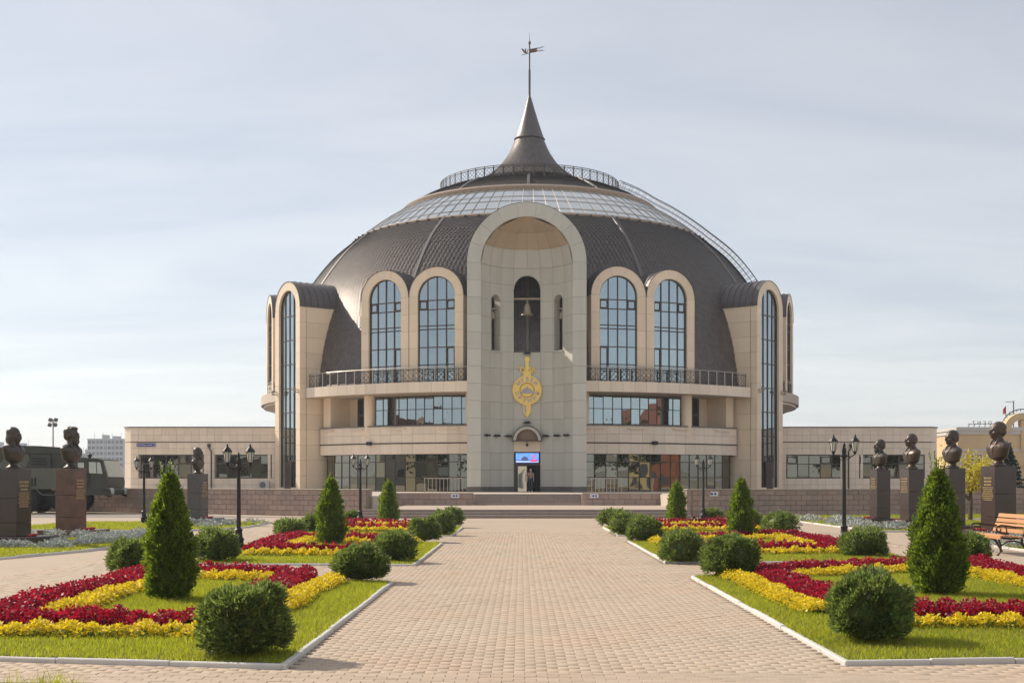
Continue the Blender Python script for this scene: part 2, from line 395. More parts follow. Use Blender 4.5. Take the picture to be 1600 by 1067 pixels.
def rib(prof, az, parent, w=.17, h=.13):
    b = MB(); t = Vector((math.cos(az), math.sin(az), 0)); o = Vector((math.sin(az), -math.cos(az), 0))
    pts = []
    for i, (r, z) in enumerate(prof):
        p = prof[max(i-1, 0)]; q = prof[min(i+1, len(prof)-1)]; n = Vector((q[1]-p[1], -(q[0]-p[0]))); n.normalize()
        c = o*r+Vector((0, 0, z)); nv = o*n.x+Vector((0, 0, n.y))
        pts.append((c-t*w+nv*.0, c-t*w*.7+nv*h, c+t*w*.7+nv*h, c+t*w+nv*.0))
    for a, c in zip(pts, pts[1:]):
        b.add([*a, *c], [(0, 1, 5, 4), (1, 2, 6, 5), (2, 3, 7, 6)])
    b.add([*pts[0]], [(0, 1, 2, 3)]); b.add([*pts[-1]], [(3, 2, 1, 0)])
    return b.build('rib', M_RIB, parent)
for a in (25, 58, 91, 124, 157):
    for s in (-1, 1): rib(PROF, R_(a*s), DOME)
rib(PROF, 0, DOME)
for a in (0, 32, 64, 96, 128, 160): 
    for s in ((1, -1) if a else (1,)): rib(PROF_UP, R_(a*s), UPR, .14, .16)
sg = MB().box(-.09, .09, -.10, .02, 0, .16).box(-.05, .05, -.02, .12, .02, .07).mesh('snow_guard', M_RAILD)
for k in range(-26, 27):
    a = R_(k*4+2); o = obj('snow_guard', sg, DOME, pol(a, 15.95, 22.56), a)
for k in range(-20, 21):
    a = R_(k*6+3); o = obj('snow_guard', sg, UPR, pol(a, 10.95, 26.02), a)
# ---- skylight band
SKY = empty('skylight', (0, 0, 0), 0, MUS)
NC = 96
PS = PROF_SKY; rows = [PS[0], PS[3], PS[6], PS[9], PS[12]]
rows = [(15.6, 22.8)]+[tuple(np.array(PS[int(round(t*(len(PS)-1)))])) for t in (.2, .4, .6, .8)]+[(11.2, 25.8)]
fr = MB(); back = MB()
for k in range(NC):
    a0, a1 = (k-.5)*2*math.pi/NC, (k+.5)*2*math.pi/NC
    am = (a0+a1)/2; am = (am+math.pi) % (2*math.pi)-math.pi
    fr.tube([pol(a0, r+.03, z+.03) for r, z in rows], .020, 4, caps=False)
    for (r0, z0), (r1, z1) in zip(rows, rows[1:]):
        g = .004
        q = [pol(a0+g*.3, r0-.02, z0+.01), pol(a1-g*.3, r0-.02, z0+.01), pol(a1-g*.3, r1+.02, z1-.01), pol(a0+g*.3, r1+.02, z1-.01)]
        q = [Vector(p) for p in q]; nrm = (q[1]-q[0]).cross(q[3]-q[0]).normalized()
        ax = Vector((random.gauss(0, 1), random.gauss(0, 1), random.gauss(0, 1))).normalized(); c = sum(q, Vector())/4
        R = Matrix.Rotation(random.gauss(0, .006), 3, ax); q = [c+R @ (p-c) for p in q]
        if abs(am) < R_(100):
            MB().hexa(q, [p-nrm*.03 for p in q]).build('pane', M_SKYGL, SKY)
        else: back.add(q, [(0, 1, 2, 3)])
for r, z in rows[1:-1]: fr.tube([pol(2*math.pi*k/NC, r+.03, z+.03) for k in range(NC+1)], .018, 4, caps=False)
fr.build('glazing_bars', M_RAIL, SKY)
ob = back.build('rear_panes', M_SKYGL, SKY); ob['kind'] = 'stuff'
MB().lathe([(11.42, 25.62), (11.5, 25.9), (11.25, 26.08), (10.95, 26.0)], 120, caps=False, M=FRONT).build('top_trim', M_TRIM, SKY, True)
MB().lathe([(15.85, 22.55), (15.9, 22.72), (15.72, 22.86), (15.5, 22.84)], 120, caps=False, M=FRONT).build('bottom_trim', M_TRIM, SKY, True)
# ---- spire cone, mast and vane
cone = MB().lathe([(1.36, 32.62), (1.42, 32.7), (1.30, 32.85), (1.05, 33.55), (.62, 34.9), (.1, 36.65)], 40, caps=False).build('spire_cone', M_METAL, SPIRE, True)
MB().tube([(0, 0, 36.5), (0, 0, 39.0)], .105, 10).tube([(0, 0, 39.0), (0, 0, 41.6)], .065, 8).ellip((0, 0, 41.45), (.12, .12, .2)).tube([(0, 0, 41.6), (0, 0, 42.4)], [.03, .005], 6).build('mast', M_RAILD, SPIRE, True)
vn = MB()
vn.slab_y([(.06, 40.45), (.95, 40.60), (.95, 41.12), (.06, 40.98)], -.03, .03)
for z0, dz in ((41.02, .1), (40.72, .03)):
    pts = [(.95+.16*i, 0, z0+dz*i*.45+.07*math.sin(i*2.1)) for i in range(7)]; vn.tube(pts, [.07, .06, .05, .06, .05, .04, .015], 6)
vn.tube([(0, 0, 40.42), (-1.0, 0, 40.22), (-1.0, 0, 40.05)], .035, 6)
vn.tube([(-.35, 0, 40.42), (-.6, 0, 40.55), (-.82, 0, 40.8), (-.95, 0, 41.0), (-1.1, 0, 40.95)], [.10, .13, .12, .08, .03], 6)
vn.tube([(-.5, 0, 40.5), (-.55, 0, 40.9), (-.42, 0, 41.1)], [.1, .09, .02], 6).tube([(-.3, 0, 40.45), (-.3, 0, 40.8), (-.15, 0, 40.95)], [.06, .06, .02], 6)
vo = vn.build('weather_vane', mat('vane_copper', (.16, .085, .06), .5, metal=.4), SPIRE); vo.scale = (.70, .70, .70); vo.location = (0, 0, 40.7*.30)
# ---- ring railings
def ring_rail(parent, R, a0, a1, z, h, gap, mp, ml, post_w, levels=2):
    n = max(2, int(round((a1-a0)*R/gap))); da = (a1-a0)/n; w = 2*R*math.sin(da/2)
    pm = MB().box(-post_w/2, post_w/2, -.03, .03, 0, h).mesh('post', mp)
    lm = MB(); t = .017; x0, x1 = post_w/2+.02, w-post_w/2-.02; z0, z1 = .10, h-.16
    for (xa, xb) in ((x0, x0), (x1, x1)): lm.tube([(xa, 0, z0), (xb, 0, z1)], t, 4)
    for zz in (z0, z1): lm.tube([(x0, 0, zz), (x1, 0, zz)], t, 4)
    for i in range(levels):
        for j in range(levels):
            xa = x0+(x1-x0)*i/levels; xb = x0+(x1-x0)*(i+1)/levels; za = z0+(z1-z0)*j/levels; zb = z0+(z1-z0)*(j+1)/levels
            lm.tube([(xa, 0, za), (xb, 0, zb)], t, 4).tube([(xb, 0, za), (xa, 0, zb)], t, 4)
    lme = lm.mesh('lattice', ml)
    for i in range(n+1):
        a = a0+da*i; obj('post', pm, parent, pol(a, R, z), a)
        if i < n:
            p = obj('lattice', lme, parent, pol(a, R, z), a+da/2)
    k = n*3
    for hh, rr, nm in ((h, .035, 'top_rail'), (h-.12, .018, 'middle_rail'), (.05, .02, 'bottom_rail')):
        MB().tube([pol(a0+(a1-a0)*i/k, R, z+hh) for i in range(k+1)], rr, 5).build(nm, ml if nm != 'top_rail' else mp, parent)
rr = empty('roof_railing', (0, 0, 0), 0, MUS)
ring_rail(rr, 8.05, R_(-178), R_(178), 27.52, .98, .88, M_RAILD, M_RAILD, .06, 2)
# maintenance ladder with guard rails down the right flank of the dome
lad = empty('roof_ladder', (0, 0, 0), 0, MUS)
LP = [(8.0, 27.55), (9.6, 26.8), (11.2, 25.8), (12.35, 25.15), (13.5, 24.4), (14.6, 23.6), (15.6, 22.8), (16.65, 21.95), (17.6, 21.1), (18.45, 20.15), (19.25, 19.1), (19.95, 18.0)]
LP = catmull(LP, 3)
def lpt(i, off, h):
    r, z = LP[i]; a = R_(76); p = LP[max(i-1, 0)]; q = LP[min(i+1, len(LP)-1)]; n = Vector((-(q[1]-p[1]), (q[0]-p[0]))).normalized()
    t = Vector((math.cos(a), math.sin(a), 0)); o = Vector((math.sin(a), -math.cos(a), 0))
    return o*(r+n.x*h)+Vector((0, 0, z+n.y*h))+t*off
for off in (-.42, .42):
    for h, r in ((.10, .05), (.5, .022), (.92, .032)):
        MB().tube([lpt(i, off, h) for i in range(len(LP))], r, 5).build('guard_rail', M_RAILD, lad)
for i in range(0, len(LP)):
    b = MB().tube([lpt(i, -.42, .10), lpt(i, -.42, .92)], .02, 4).tube([lpt(i, .42, .10), lpt(i, .42, .92)], .02, 4).tube([lpt(i, -.42, .10), lpt(i, .42, .10)], .03, 4)
    b.build('rung', mat('ladder_rust', (.20, .10, .075), .6), lad)
# ---- drum core, balcony slab, loggia
MB().lathe([(20.6, 0), (20.6, 9.0)], 120, caps=False, M=FRONT).build('drum_wall', M_STONE, MUS, True)
MB().lathe([(20.0, 9.02), (23.85, 9.02), (23.85, 8.25), (20.0, 8.20)], 150, caps=False, M=FRONT, a0=R_(10.2), a1=R_(349.8)).build('balcony_slab', M_CORE, MUS)
def arc_block(R0, R1, a0, a1, z0, z1):
    """R0 outer, R1 inner"""
    return MB().hexa([pol(a0, R0, z0), pol(a1, R0, z0), pol(a1, R0, z1), pol(a0, R0, z1)], [pol(a0, R1, z0), pol(a1, R1, z0), pol(a1, R1, z1), pol(a0, R1, z1)])
def arc_row(parent, name, R, th, a0, a1, z0, z1, wid, m, gap=.016):
    n = max(1, int(round((a1-a0)*R/wid))); da = (a1-a0)/n; g = gap/2/R
    for i in range(n): arc_block(R, R-th, a0+da*i+g, a0+da*(i+1)-g, z0+gap/2, z1-gap/2).build(name, m, parent)
A_IN, A_OUT = R_(10.2), R_(46)
bal = empty('balcony', (0, 0, 0), 0, MUS)
for s in (-1, 1):
    lo, hi = (A_IN, A_OUT) if s > 0 else (-A_OUT, -A_IN)
    arc_row(bal, 'fascia_panel', 23.93, .07, lo, hi, 8.25, 9.02, .95, M_PINK)
    r = empty('balcony_railing', (0, 0, 0), 0, MUS); ring_rail(r, 23.68, lo, hi-(R_(.5) if s > 0 else 0), 9.03, 1.06, .88, M_RAIL, M_RAILD, .085, 2)
    lo2, hi2 = (R_(57), R_(104)) if s > 0 else (R_(-104), R_(-57))
    arc_row(bal, 'fascia_panel', 23.62, .11, lo2, hi2, 8.05, 9.02, 1.2, M_STONE)
    r = empty('balcony_railing', (0, 0, 0), 0, MUS); ring_rail(r, 23.3, lo2, hi2, 9.03, 1.06, 1.1, M_RAIL, M_RAILD, .06, 2)
    MB().lathe([(23.52, 8.1), (22.6, 7.72), (20.5, 7.4)], 40, a0=lo2, a1=hi2, caps=False, M=FRONT).build('balcony_soffit', M_STONE, bal)
    cx = 85*s; MB().lathe([(.36, 1.0), (.36, 7.8)], 20).build('column', M_STONE, MUS, True, loc=pol(R_(cx), 22.2, 0))
    # front wall below the loggia
    wall = arc_block(22.58, 22.25, lo, lo+(hi-lo)/2, 3.80, 5.86).v
    wb = MB()
    for i in range(12):
        a, c = lo+(hi-lo)*i/12, lo+(hi-lo)*(i+1)/12
        wb.hexa([pol(a, 22.60, 3.80), pol(c, 22.60, 3.80), pol(c, 22.60, 5.86), pol(a, 22.60, 5.86)], [pol(a, 22.2, 3.80), pol(c, 22.2, 3.80), pol(c, 22.2, 5.86), pol(a, 22.2, 5.86)])
    pw = wb.build('parapet_wall', M_JOINT, MUS)
    for z0, z1 in ((3.78, 4.56), (4.62, 5.24), (5.24, 5.86)): arc_row(pw, 'wall_panel', 22.66, .055, lo, hi, z0, z1, .92, M_PINK)
    k = 24
    MB().tube([pol(lo+(hi-lo)*i/k, 22.67, 4.59) for i in range(k+1)], .05, 6).build('cable_duct', M_FRAME, pw)
    MB().box(-.22, .22, -.3, 0, -.12, .14, bev=.05).build('floodlight', M_BLACK, pw, loc=pol(lo+(hi-lo)*(.40 if s > 0 else .40), 22.68, 4.6), rotz=(lo+hi)/2)
    for i in range(12): pass
    cp = MB()
    for i in range(14):
        a, c = lo+(hi-lo)*i/14, lo+(hi-lo)*(i+1)/14
        cp.hexa([pol(a, 22.74, 5.86), pol(c, 22.74, 5.86), pol(c, 22.74, 5.93), pol(a, 22.74, 5.93)], [pol(a, 22.1, 5.86), pol(c, 22.1, 5.86), pol(c, 22.1, 5.93), pol(a, 22.1, 5.93)])
    cp.build('parapet_cap', M_RIB, pw)
    for t in (.07, .30, .57, .87):
        a = lo+(hi-lo)*t; d = R_(1.9); arc_block(22.80, 22.67, a-d, a+d, 5.62, 5.72).build('drip_sill', M_PINK, pw)
    # loggia floor, end wall and columns
    lf = MB()
    for i in range(10):
        a, c = lo+(hi-lo)*i/10, lo+(hi-lo)*(i+1)/10
        lf.add([pol(a, 22.2, 5.1), pol(c, 22.2, 5.1), pol(c, 20.5, 5.1), pol(a, 20.5, 5.1)], [(0, 1, 2, 3)])
    lf.build('loggia_floor', M_CORE, MUS)
    MB().lathe([(.40, 5.1), (.40, 8.25)], 24).build('column', M_STONE, MUS, True, loc=pol(s*R_(32.6), 22.35, 0))
    arc_block(22.55, 21.9, s*R_(10.2), s*R_(11.6), 5.93, 8.25).build('loggia_pier', M_STONE, MUS)
    arc_block(22.5, 20.6, s*R_(43.2), s*R_(45.5), 5.1, 8.25).build('loggia_pier', M_STONE, MUS)
    # loggia and ground glazing
    def glazing(nm, R, azs, zs, gm, bars=.05, dark=()):
        g = empty(nm, (0, 0, 0), 0, MUS); fr = MB()
        for a in azs: fr.hexa(*[[pol(a-bars/2/R, q, zs[0]), pol(a+bars/2/R, q, zs[0]), pol(a+bars/2/R, q, zs[-1]), pol(a-bars/2/R, q, zs[-1])] for q in (R+.04, R-.08)])
        for z in zs:
            for a, c in zip(azs, azs[1:]): fr.hexa(*[[pol(a, q, z-bars/2), pol(c, q, z-bars/2), pol(c, q, z+bars/2), pol(a, q, z+bars/2)] for q in (R+.037, R-.07)])
        fr.build('frame', M_FRAME, g)
        for i, (a, c) in enumerate(zip(azs, azs[1:])):
            for j, (z0, z1) in enumerate(zip(zs, zs[1:])):
                q = [Vector(p) for p in (pol(a, R, z0), pol(c, R, z0), pol(c, R, z1), pol(a, R, z1))]; cc = sum(q, Vector())/4
                rot = Matrix.Rotation(random.gauss(0, .006), 3, 'Z') @ Matrix.Rotation(random.gauss(0, .006), 3, 'X'); q = [cc+rot @ (p-cc) for p in q]
                nrm = (q[1]-q[0]).cross(q[3]-q[0]).normalized()
                MB().hexa(q, [p-nrm*.02 for p in q]).build('pane', M_DARK if i in dark else gm, g)
        return g
    n = 11; azs = [s*R_(11.6+(34.2-11.6)*i/n) for i in range(n+1)]
    if s < 0: azs = azs[::-1]
    glazing('loggia_glazing', 20.9, azs, (5.1, 6.05, 7.2, 8.15), M_GLASS)
    ad = [s*R_(36.0), s*R_(37.8), s*R_(39.6)]; ad = ad if s > 0 else ad[::-1]
    glazing('loggia_door', 20.8, ad, (5.1, 6.9, 8.15), M_GLASSLOW, .16, (0, 1))
    n = 15; azs = [s*R_(10.4+(44.5-10.4)*i/n) for i in range(n+1)]
    if s < 0: azs = azs[::-1]
    glazing('shopfront_glazing', 22.42, azs, (1.0, 2.05, 3.2, 3.78), M_GLASSLOW, .06)
    MB().hexa(*[[pol(lo, q, 3.70), pol(hi, q, 3.70), pol(hi, q, 3.80), pol(lo, q, 3.80)] for q in (22.3, 22.25)]).build('head_trim', M_FRAME, MUS)
# ---- arched bays
HB, IB, ZS = 2.13, 1.47, 15.38            # half width, half opening, springing height
RTILT = random.Random(5)
def rdome(z): 
    P = np.array(PROF); return float(np.interp(z, P[:, 1], P[:, 0]))
def ring_seg(r0, r1, t0, t1, y0, y1, cz, k=4):
    b = MB()
    for i in range(k):
        a, c = t0+(t1-t0)*i/k, t0+(t1-t0)*(i+1)/k
        q = [(r0*math.cos(a), r0*math.sin(a)+cz), (r1*math.cos(a), r1*math.sin(a)+cz), (r1*math.cos(c), r1*math.sin(c)+cz), (r0*math.cos(c), r0*math.sin(c)+cz)]
        b.hexa([(x, y0, z) for x, z in q][::-1], [(x, y1, z) for x, z in q][::-1])
    return b
def bay(az, R, zb, tall, cheeks=True):
    g = empty('arched_bay', pol(az, R, 0), az, MUS); gp = .014
    rows = int(round((ZS-zb)/1.25)); dz = (ZS-zb)/rows
    for i in range(rows):
        z0, z1 = zb+dz*i+gp/2, zb+dz*(i+1)-gp/2
        for s in (-1, 1):
            MB().box(s*IB, s*HB, 0, .62, z0, z1).build('frame_panel', M_STONE, g)
            L = R-min(rdome(z0), rdome(z1))+.6 if z1 > 9.1 else 4.5
            MB().box(s*(HB-.28), s*(HB-.004), .62+.006, max(L, 1.2), z0, z1).build('cheek_panel', M_STONE, g)
    for i in range(5):
        ring_seg(IB, HB, math.pi*i/5+.003, math.pi*(i+1)/5-.003, 0, .62, ZS, 5).build('arch_stone', M_STONE, g)
    vr = MB(); vt = [math.pi*k/20 for k in range(21)]; dep = R-rdome(17.2)+1.2
    prof = []; y = -.02
    for a, c in zip(vt, vt[1:]):
        r0, r1 = HB+.004, HB+.05
        vr.hexa([(r0*math.cos(a), -.03, ZS+r0*math.sin(a)), (r1*math.cos(a), -.03, ZS+r1*math.sin(a)), (r1*math.cos(c), -.03, ZS+r1*math.sin(c)), (r0*math.cos(c), -.03, ZS+r0*math.sin(c))],
                [(r0*math.cos(a), dep, ZS+r0*math.sin(a)), (r1*math.cos(a), dep, ZS+r1*math.sin(a)), (r1*math.cos(c), dep, ZS+r1*math.sin(c)), (r0*math.cos(c), dep, ZS+r0*math.sin(c))])
    yy = .45
    while yy < dep:
        for a, c in zip(vt, vt[1:]):
            r0, r1 = HB+.04, HB+.10
            vr.hexa(*[[(r0*math.cos(a), q, ZS+r0*math.sin(a)), (r1*math.cos(a), q, ZS+r1*math.sin(a)), (r1*math.cos(c), q, ZS+r1*math.sin(c)), (r0*math.cos(c), q, ZS+r0*math.sin(c))] for q in (yy-.025, yy+.025)])
        yy += .55
    vr.build('vault_roof', M_METAL, g, False)
    # glazing
    yg = .24; b = MB(); bw = .035
    xs = [-IB, -IB/2, 0, IB/2, IB]
    if tall: zs = [zb, zb+.25+.0]+[zb+2.4+1.9*i for i in range(7)]; zs = [z for z in zs if z < 15.3]
    else: zs = [zb, zb+1.32, zb+2.61, zb+3.93, zb+4.19, zb+5.39, zb+6.07]
    def ztop(x): return ZS+math.sqrt(max(IB*IB-x*x, 0))
    for x in xs[1:-1]: b.box(x-bw, x+bw, yg-.06, yg+.05, zb, ztop(x))
    for z in zs[1:]: b.box(-IB, IB, yg-.055, yg+.05, z-bw, z+bw)
    for s in (-1, 1): b.box(s*IB, s*(IB-.07), yg-.07, yg+.06, zb, ZS)
    for k in range(14):
        a, c = math.pi*k/14, math.pi*(k+1)/14; r0, r1 = IB-.07, IB
        b.hexa(*[[(r0*math.cos(a), q, ZS+r0*math.sin(a)), (r1*math.cos(a), q, ZS+r1*math.sin(a)), (r1*math.cos(c), q, ZS+r1*math.sin(c)), (r0*math.cos(c), q, ZS+r0*math.sin(c))] for q in (yg-.07, yg+.06)])
    b.build('window_frame', M_FRAME, g)
    if not tall:
        for (xa, xb, za, zz) in ((-IB+.03, -IB/2, zs[5], zs[6]), (IB/2, IB-.03, zs[5], zs[6]), ((IB/2, IB-.03, zb, zs[2]) if az < 0 else (-IB+.03, -IB/2, zb, zs[2]))):
            f = MB()
            f.box(xa, xa+.11, yg-.09, yg+.02, za, zz).box(xb-.11, xb, yg-.09, yg+.02, za, zz).box(xa+.11, xb-.11, yg-.088, yg+.02, za, za+.1).box(xa+.11, xb-.11, yg-.088, yg+.02, zz-.1, zz)
            f.build('sash_frame', M_FRAME, g)
    zs2 = zs+[99]
    for xa, xb in zip(xs, xs[1:]):
        for za, zz in zip(zs2, zs2[1:]):
            if zz > 50:
                k = 6; top = [(xb+(xa-xb)*i/k, ztop(xb+(xa-xb)*i/k)) for i in range(k+1)]; poly = [(xa, za), (xb, za)]+top
                poly = [p for i, p in enumerate(poly) if i == 0 or (abs(p[0]-poly[i-1][0])+abs(p[1]-poly[i-1][1])) > 1e-4]
            else: poly = [(xa, za), (xb, za), (xb, zz), (xa, zz)]
            cx = (xa+xb)/2; cz = (poly[0][1]+min(zz, 16.3))/2
            Mx = Matrix.Translation((cx, yg, cz)) @ Matrix.Rotation(RTILT.gauss(0, .004), 4, 'Z') @ Matrix.Rotation(RTILT.gauss(0, .004), 4, 'X') @ Matrix.Translation((-cx, 0, -cz))
            MB().slab_y(poly, 0, .02, M=Mx).build('pane', M_GLASS, g)
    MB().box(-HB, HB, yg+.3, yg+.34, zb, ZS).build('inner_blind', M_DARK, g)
    return g
for s in (-1, 1):
    bay(s*R_(17.0), 22.95, 9.03, False); bay(s*R_(27.8), 22.95, 9.03, False)
    bay(s*R_(71), 23.3, 9.03, False)
    g = bay(s*R_(52), 24.2, 1.0, True)
    MB().box(-.55, .55, .06, .2, 1.0, 3.3).build('door', M_FRAME, g)
    for t in (-1, 1): MB().box(t*.62, t*1.46, -.0, .16, 1.0, 1.28).build('sill_block', M_STONE, g)
    sp = MB().box(-.06, .06, -.32, 0, -.03, .03).box(-.14, .14, -.5, -.25, -.07, .09, bev=.03).box(-.05, .05, -.3, 0, -.22, -.16).box(-.12, .12, -.42, -.22, -.25, -.12, bev=.03).mesh('spotlight', mat('spot_metal', (.30, .26, .22), .5))
    for x in (-1.85, 1.85): obj('spotlight', sp, g, (x, -.002, 8.9))
    # pier between the paired windows
    a = s*R_(22.4); g2 = empty('window_pier', pol(a, 22.72, 0), a, MUS)
    for i in range(5): MB().box(-.32, .32, .0, .9, 9.05+1.25*i, 9.05+1.25*(i+1)-.014).build('pier_panel', M_STONE, g2)
    a = s*R_(21.1); MB().box(-.36, .36, -.12, .8, 15.3, 15.62).build('pier_cap', M_STONE, g2)
# ---- portal
POR = empty('portal', (0, -26, 0), 0, MUS)          # local y: 0 = front face
NR, NY0 = 3.72, -1.44                                # niche radius, centre in y
Z0, ROW = 1.37, (17.15-1.37)/13
def zrow(k): return Z0+ROW*k
gp = .014
for k in range(13):
    z0, z1 = zrow(k)+gp/2, zrow(k+1)-gp/2
    dep = 4.2 if z1 < 9.2 else 3.0
    for s in (-1, 1):
        MB().box(s*3.225, s*4.2, 0, .40, z0, z1).build('frame_panel', M_PORTAL, POR)
        MB().box(s*3.9, s*4.198, .405, dep, z0, z1).build('side_panel', M_PORTAL, POR)
for s in (-1, 1):
    MB().box(s*3.2, s*4.24, -.03, .42, 1.0, 1.36).build('plinth', M_GRANITE, POR)
for i in range(9):
    ring_seg(3.235, 4.2, math.pi*i/9+.0016, math.pi*(i+1)/9-.0016, 0, .40, 17.15, 4).build('arch_stone', M_PORTAL, POR)
    ring_seg(3.9, 4.198, math.pi*i/9+.0016, math.pi*(i+1)/9-.0016, .405, 3.6, 17.15, 4).build('arch_soffit', M_PORTAL, POR)
vt = [math.pi*k/24 for k in range(25)]; cb = MB()
for a, c in zip(vt, vt[1:]):
    r0, r1 = 4.202, 4.25
    cb.hexa(*[[(r0*math.cos(a), q, 17.15+r0*math.sin(a)), (r1*math.cos(a), q, 17.15+r1*math.sin(a)), (r1*math.cos(c), q, 17.15+r1*math.sin(c)), (r0*math.cos(c), q, 17.15+r0*math.sin(c))] for q in (.02, 8.5)])
cb.build('arch_roof', M_METAL, POR)
AN = [-60, -45, -30, -15, 15, 30, 45, 60]
def npt(deg, z=0, off=0): a = R_(deg); return Vector(((NR+off)*math.sin(a), .42+((NR+off)*math.cos(a)-NR*.5)*1.3, z))
for f in range(7):
    p, q = npt(AN[f]), npt(AN[f+1]); w = (q-p).length; ex = (q-p)/w; ey = Vector((-ex.y, ex.x, 0))
    Mf = Matrix(((ex.x, ey.x, 0, p.x), (ex.y, ey.y, 0, p.y), (0, 0, 1, 0), (0, 0, 0, 1)))      # local x along the facet, y = depth
    TH = .34 if f != 3 else .42
    def put(b, nm='niche_panel', m=M_PORTAL): return b.build(nm, m, POR)
    g = gp/2
    for k in range(13):
        z0, z1 = zrow(k)+g, zrow(k+1)-g
        if f == 3:
            if z1 < 5.1 or (8 <= k <= 12): continue
        if f in (1, 5) and 8 <= k <= 11: continue
        if f == 3 and k == 3: z0 = 4.70
        put(MB().box(g, w-g, 0, TH, z0, z1, M=Mf))
    if f != 3: put(MB().box(g, w-g, -.03, TH-.02, 1.0, Z0-.01, M=Mf), 'plinth', M_GRANITE)
    def spandrel(x0, x1, cx, r, zs, zt):
        b = MB(); k = 12; P = [(cx-r*math.cos(math.pi*i/k), zs+r*math.sin(math.pi*i/k)) for i in range(k+1)]
        if cx-r-x0 > .004: b.box(x0, cx-r, 0, TH, zs, zt, M=Mf)
        if x1-cx-r > .004: b.box(cx+r, x1, 0, TH, zs, zt, M=Mf)
        for u, v in zip(P, P[1:]): b.slab_y([u, v, (v[0], zt), (u[0], zt)], 0, TH, M=Mf)
        return b
    if f == 3:
        put(spandrel(g, w-g, w/2, w/2-.03, 15.72, zrow(13)-g), 'opening_head')
        put(MB().box(.0, w, -.06, TH, zrow(8)-.06, zrow(8)+.0, M=Mf), 'opening_sill')
        # bell beam and bell
        put(MB().box(-.02, w+.02, .14, .28, 14.92, 15.04, M=Mf), 'bell_beam', M_TRIM)
    if f in (1, 5):
        nw = min(.42, w/2-.05); cx = w/2
        for k in range(8, 11):
            z0, z1 = zrow(k)+g, zrow(k+1)-g
            put(MB().box(g, cx-nw, 0, TH+.25, z0, z1, M=Mf)); put(MB().box(cx+nw, w-g, 0, TH+.25, z0, z1, M=Mf))
        TH0 = TH; TH = TH+.25
        put(spandrel(g, w-g, cx, nw, zrow(11)+g, zrow(12)-g), 'opening_head'); TH = TH0
        put(MB().box(cx-nw-.06, cx+nw+.06, -.1, .2, zrow(8)-.03, zrow(8)+.05, M=Mf), 'opening_sill')
        put(MB().box(cx-nw, cx+nw, .3, .42, 14.12, 14.22, M=Mf), 'bell_beam', M_TRIM)
ZF = .42+(NR*math.cos(R_(15))-NR*.5)*1.3                         # central facet depth
# conch
def cpt(deg, e, off=0):
    p = npt(deg, 0, off); yf = .40
    return Vector((p.x*math.cos(e), yf+(p.y-yf)*math.cos(e), 17.16+(3.225+off)*math.sin(e)))
CA = [-60, -45, -30, -15, 0, 15, 30, 45, 60]; CE = [0, R_(24), R_(48), R_(88)]
for i in range(8):
    for j in range(3):
        a0, a1 = CA[i]+.12, CA[i+1]-.12; e0, e1 = CE[j]+.0015, CE[j+1]-.0015
        def fl(deg, e, off=0):            # flat centre between -15 and 15
            if abs(deg) < 14.99:
                t = (deg+15)/30; return cpt(-15, e, off)*(1-t)+cpt(15, e, off)*t
            return cpt(deg, e, off)
        MB().hexa([fl(a0, e0), fl(a1, e0), fl(a1, e1), fl(a0, e1)], [fl(a0, e0, .12), fl(a1, e0, .12), fl(a1, e1, .12), fl(a0, e1, .12)]).build('conch_panel', M_PORTAL if j == 0 else M_BOUNCE, POR)  # upper bands take the colour with painted ground bounce
# bells
bp = [(.0, .62), (.10, .60), (.15, .52), (.17, .40), (.19, .25), (.24, .12), (.33, .02), (.34, 0), (.30, .0), (.2, .1)]
bm = MB().lathe(bp, 24, caps=False).tube([(0, 0, .6), (0, 0, .86)], .035, 8).tube([(0, 0, .35), (0, 0, .02)], .03, 6).mesh('bell', mat('bell_bronze', (.36, .31, .24), .45, metal=.3), True)
def bell(x, y, z, sc, lab):
    o = obj('bell', bm, None, MUS.matrix_basis @ Vector((x, -26+y, z))); o.scale = (sc,)*3
    tag(o, lab, 'bell', 'bells hanging in the portal'); return o
bpy.context.view_layer.update()
bell(0, ZF+.21, 13.80, 1.35, 'large bronze bell hanging in the middle arched opening of the portal')
for s, t in ((-1, 'left'), (1, 'right')):
    p = npt(s*37.5, 0, .36); bell(p.x, p.y, 13.45, .80, f'small bell hanging in the narrow {t} opening of the portal')
# spotlights on the portal
spm = MB().box(-.28, .28, -.12, 0, -.03, .03).box(-.2, .2, -.34, -.1, -.06, .09, bev=.03).mesh('spotlight', M_BLACK)
for d in (-52, -37, -22, 22, 37, 52):
    p = npt(d, 5.02); obj('spotlight', spm, POR, p, -R_(d))
obj('spotlight', spm, POR, (0, ZF, 6.0)); obj('spotlight', spm, POR, (0, ZF, 11.0))
# door case
b = MB()
for k in range(14):
    a, c = math.pi*k/14, math.pi*(k+1)/14
    b.hexa(*[[(r*math.cos(t), q, 4.72+r*math.sin(t)) for r, t in ((.80, a), (1.0, a), (1.0, c), (.80, c))] for q in (ZF-.42, ZF)])
b.build('door_arch', M_PORTAL, POR)
b = MB()
for k in range(14):
    a, c = math.pi*k/14, math.pi*(k+1)/14
    b.hexa(*[[(r*math.cos(t), q, 4.72+r*math.sin(t)) for r, t in ((1.003, a), (1.06, a), (1.06, c), (1.003, c))] for q in (ZF-.45, ZF)])
b.build('door_arch_flashing', M_FRAME, POR)
MB().slab_y([(.8*math.cos(math.pi*k/16), 4.72+.8*math.sin(math.pi*k/16)) for k in range(17)][::-1], ZF-.03, ZF-.004).build('tympanum', mat('brown_render', (.27, .18, .13), .7), POR)
MB().box(-.955, .955, ZF, ZF+.3, 3.90, 4.69).build('overdoor_panel', M_STONE, POR)
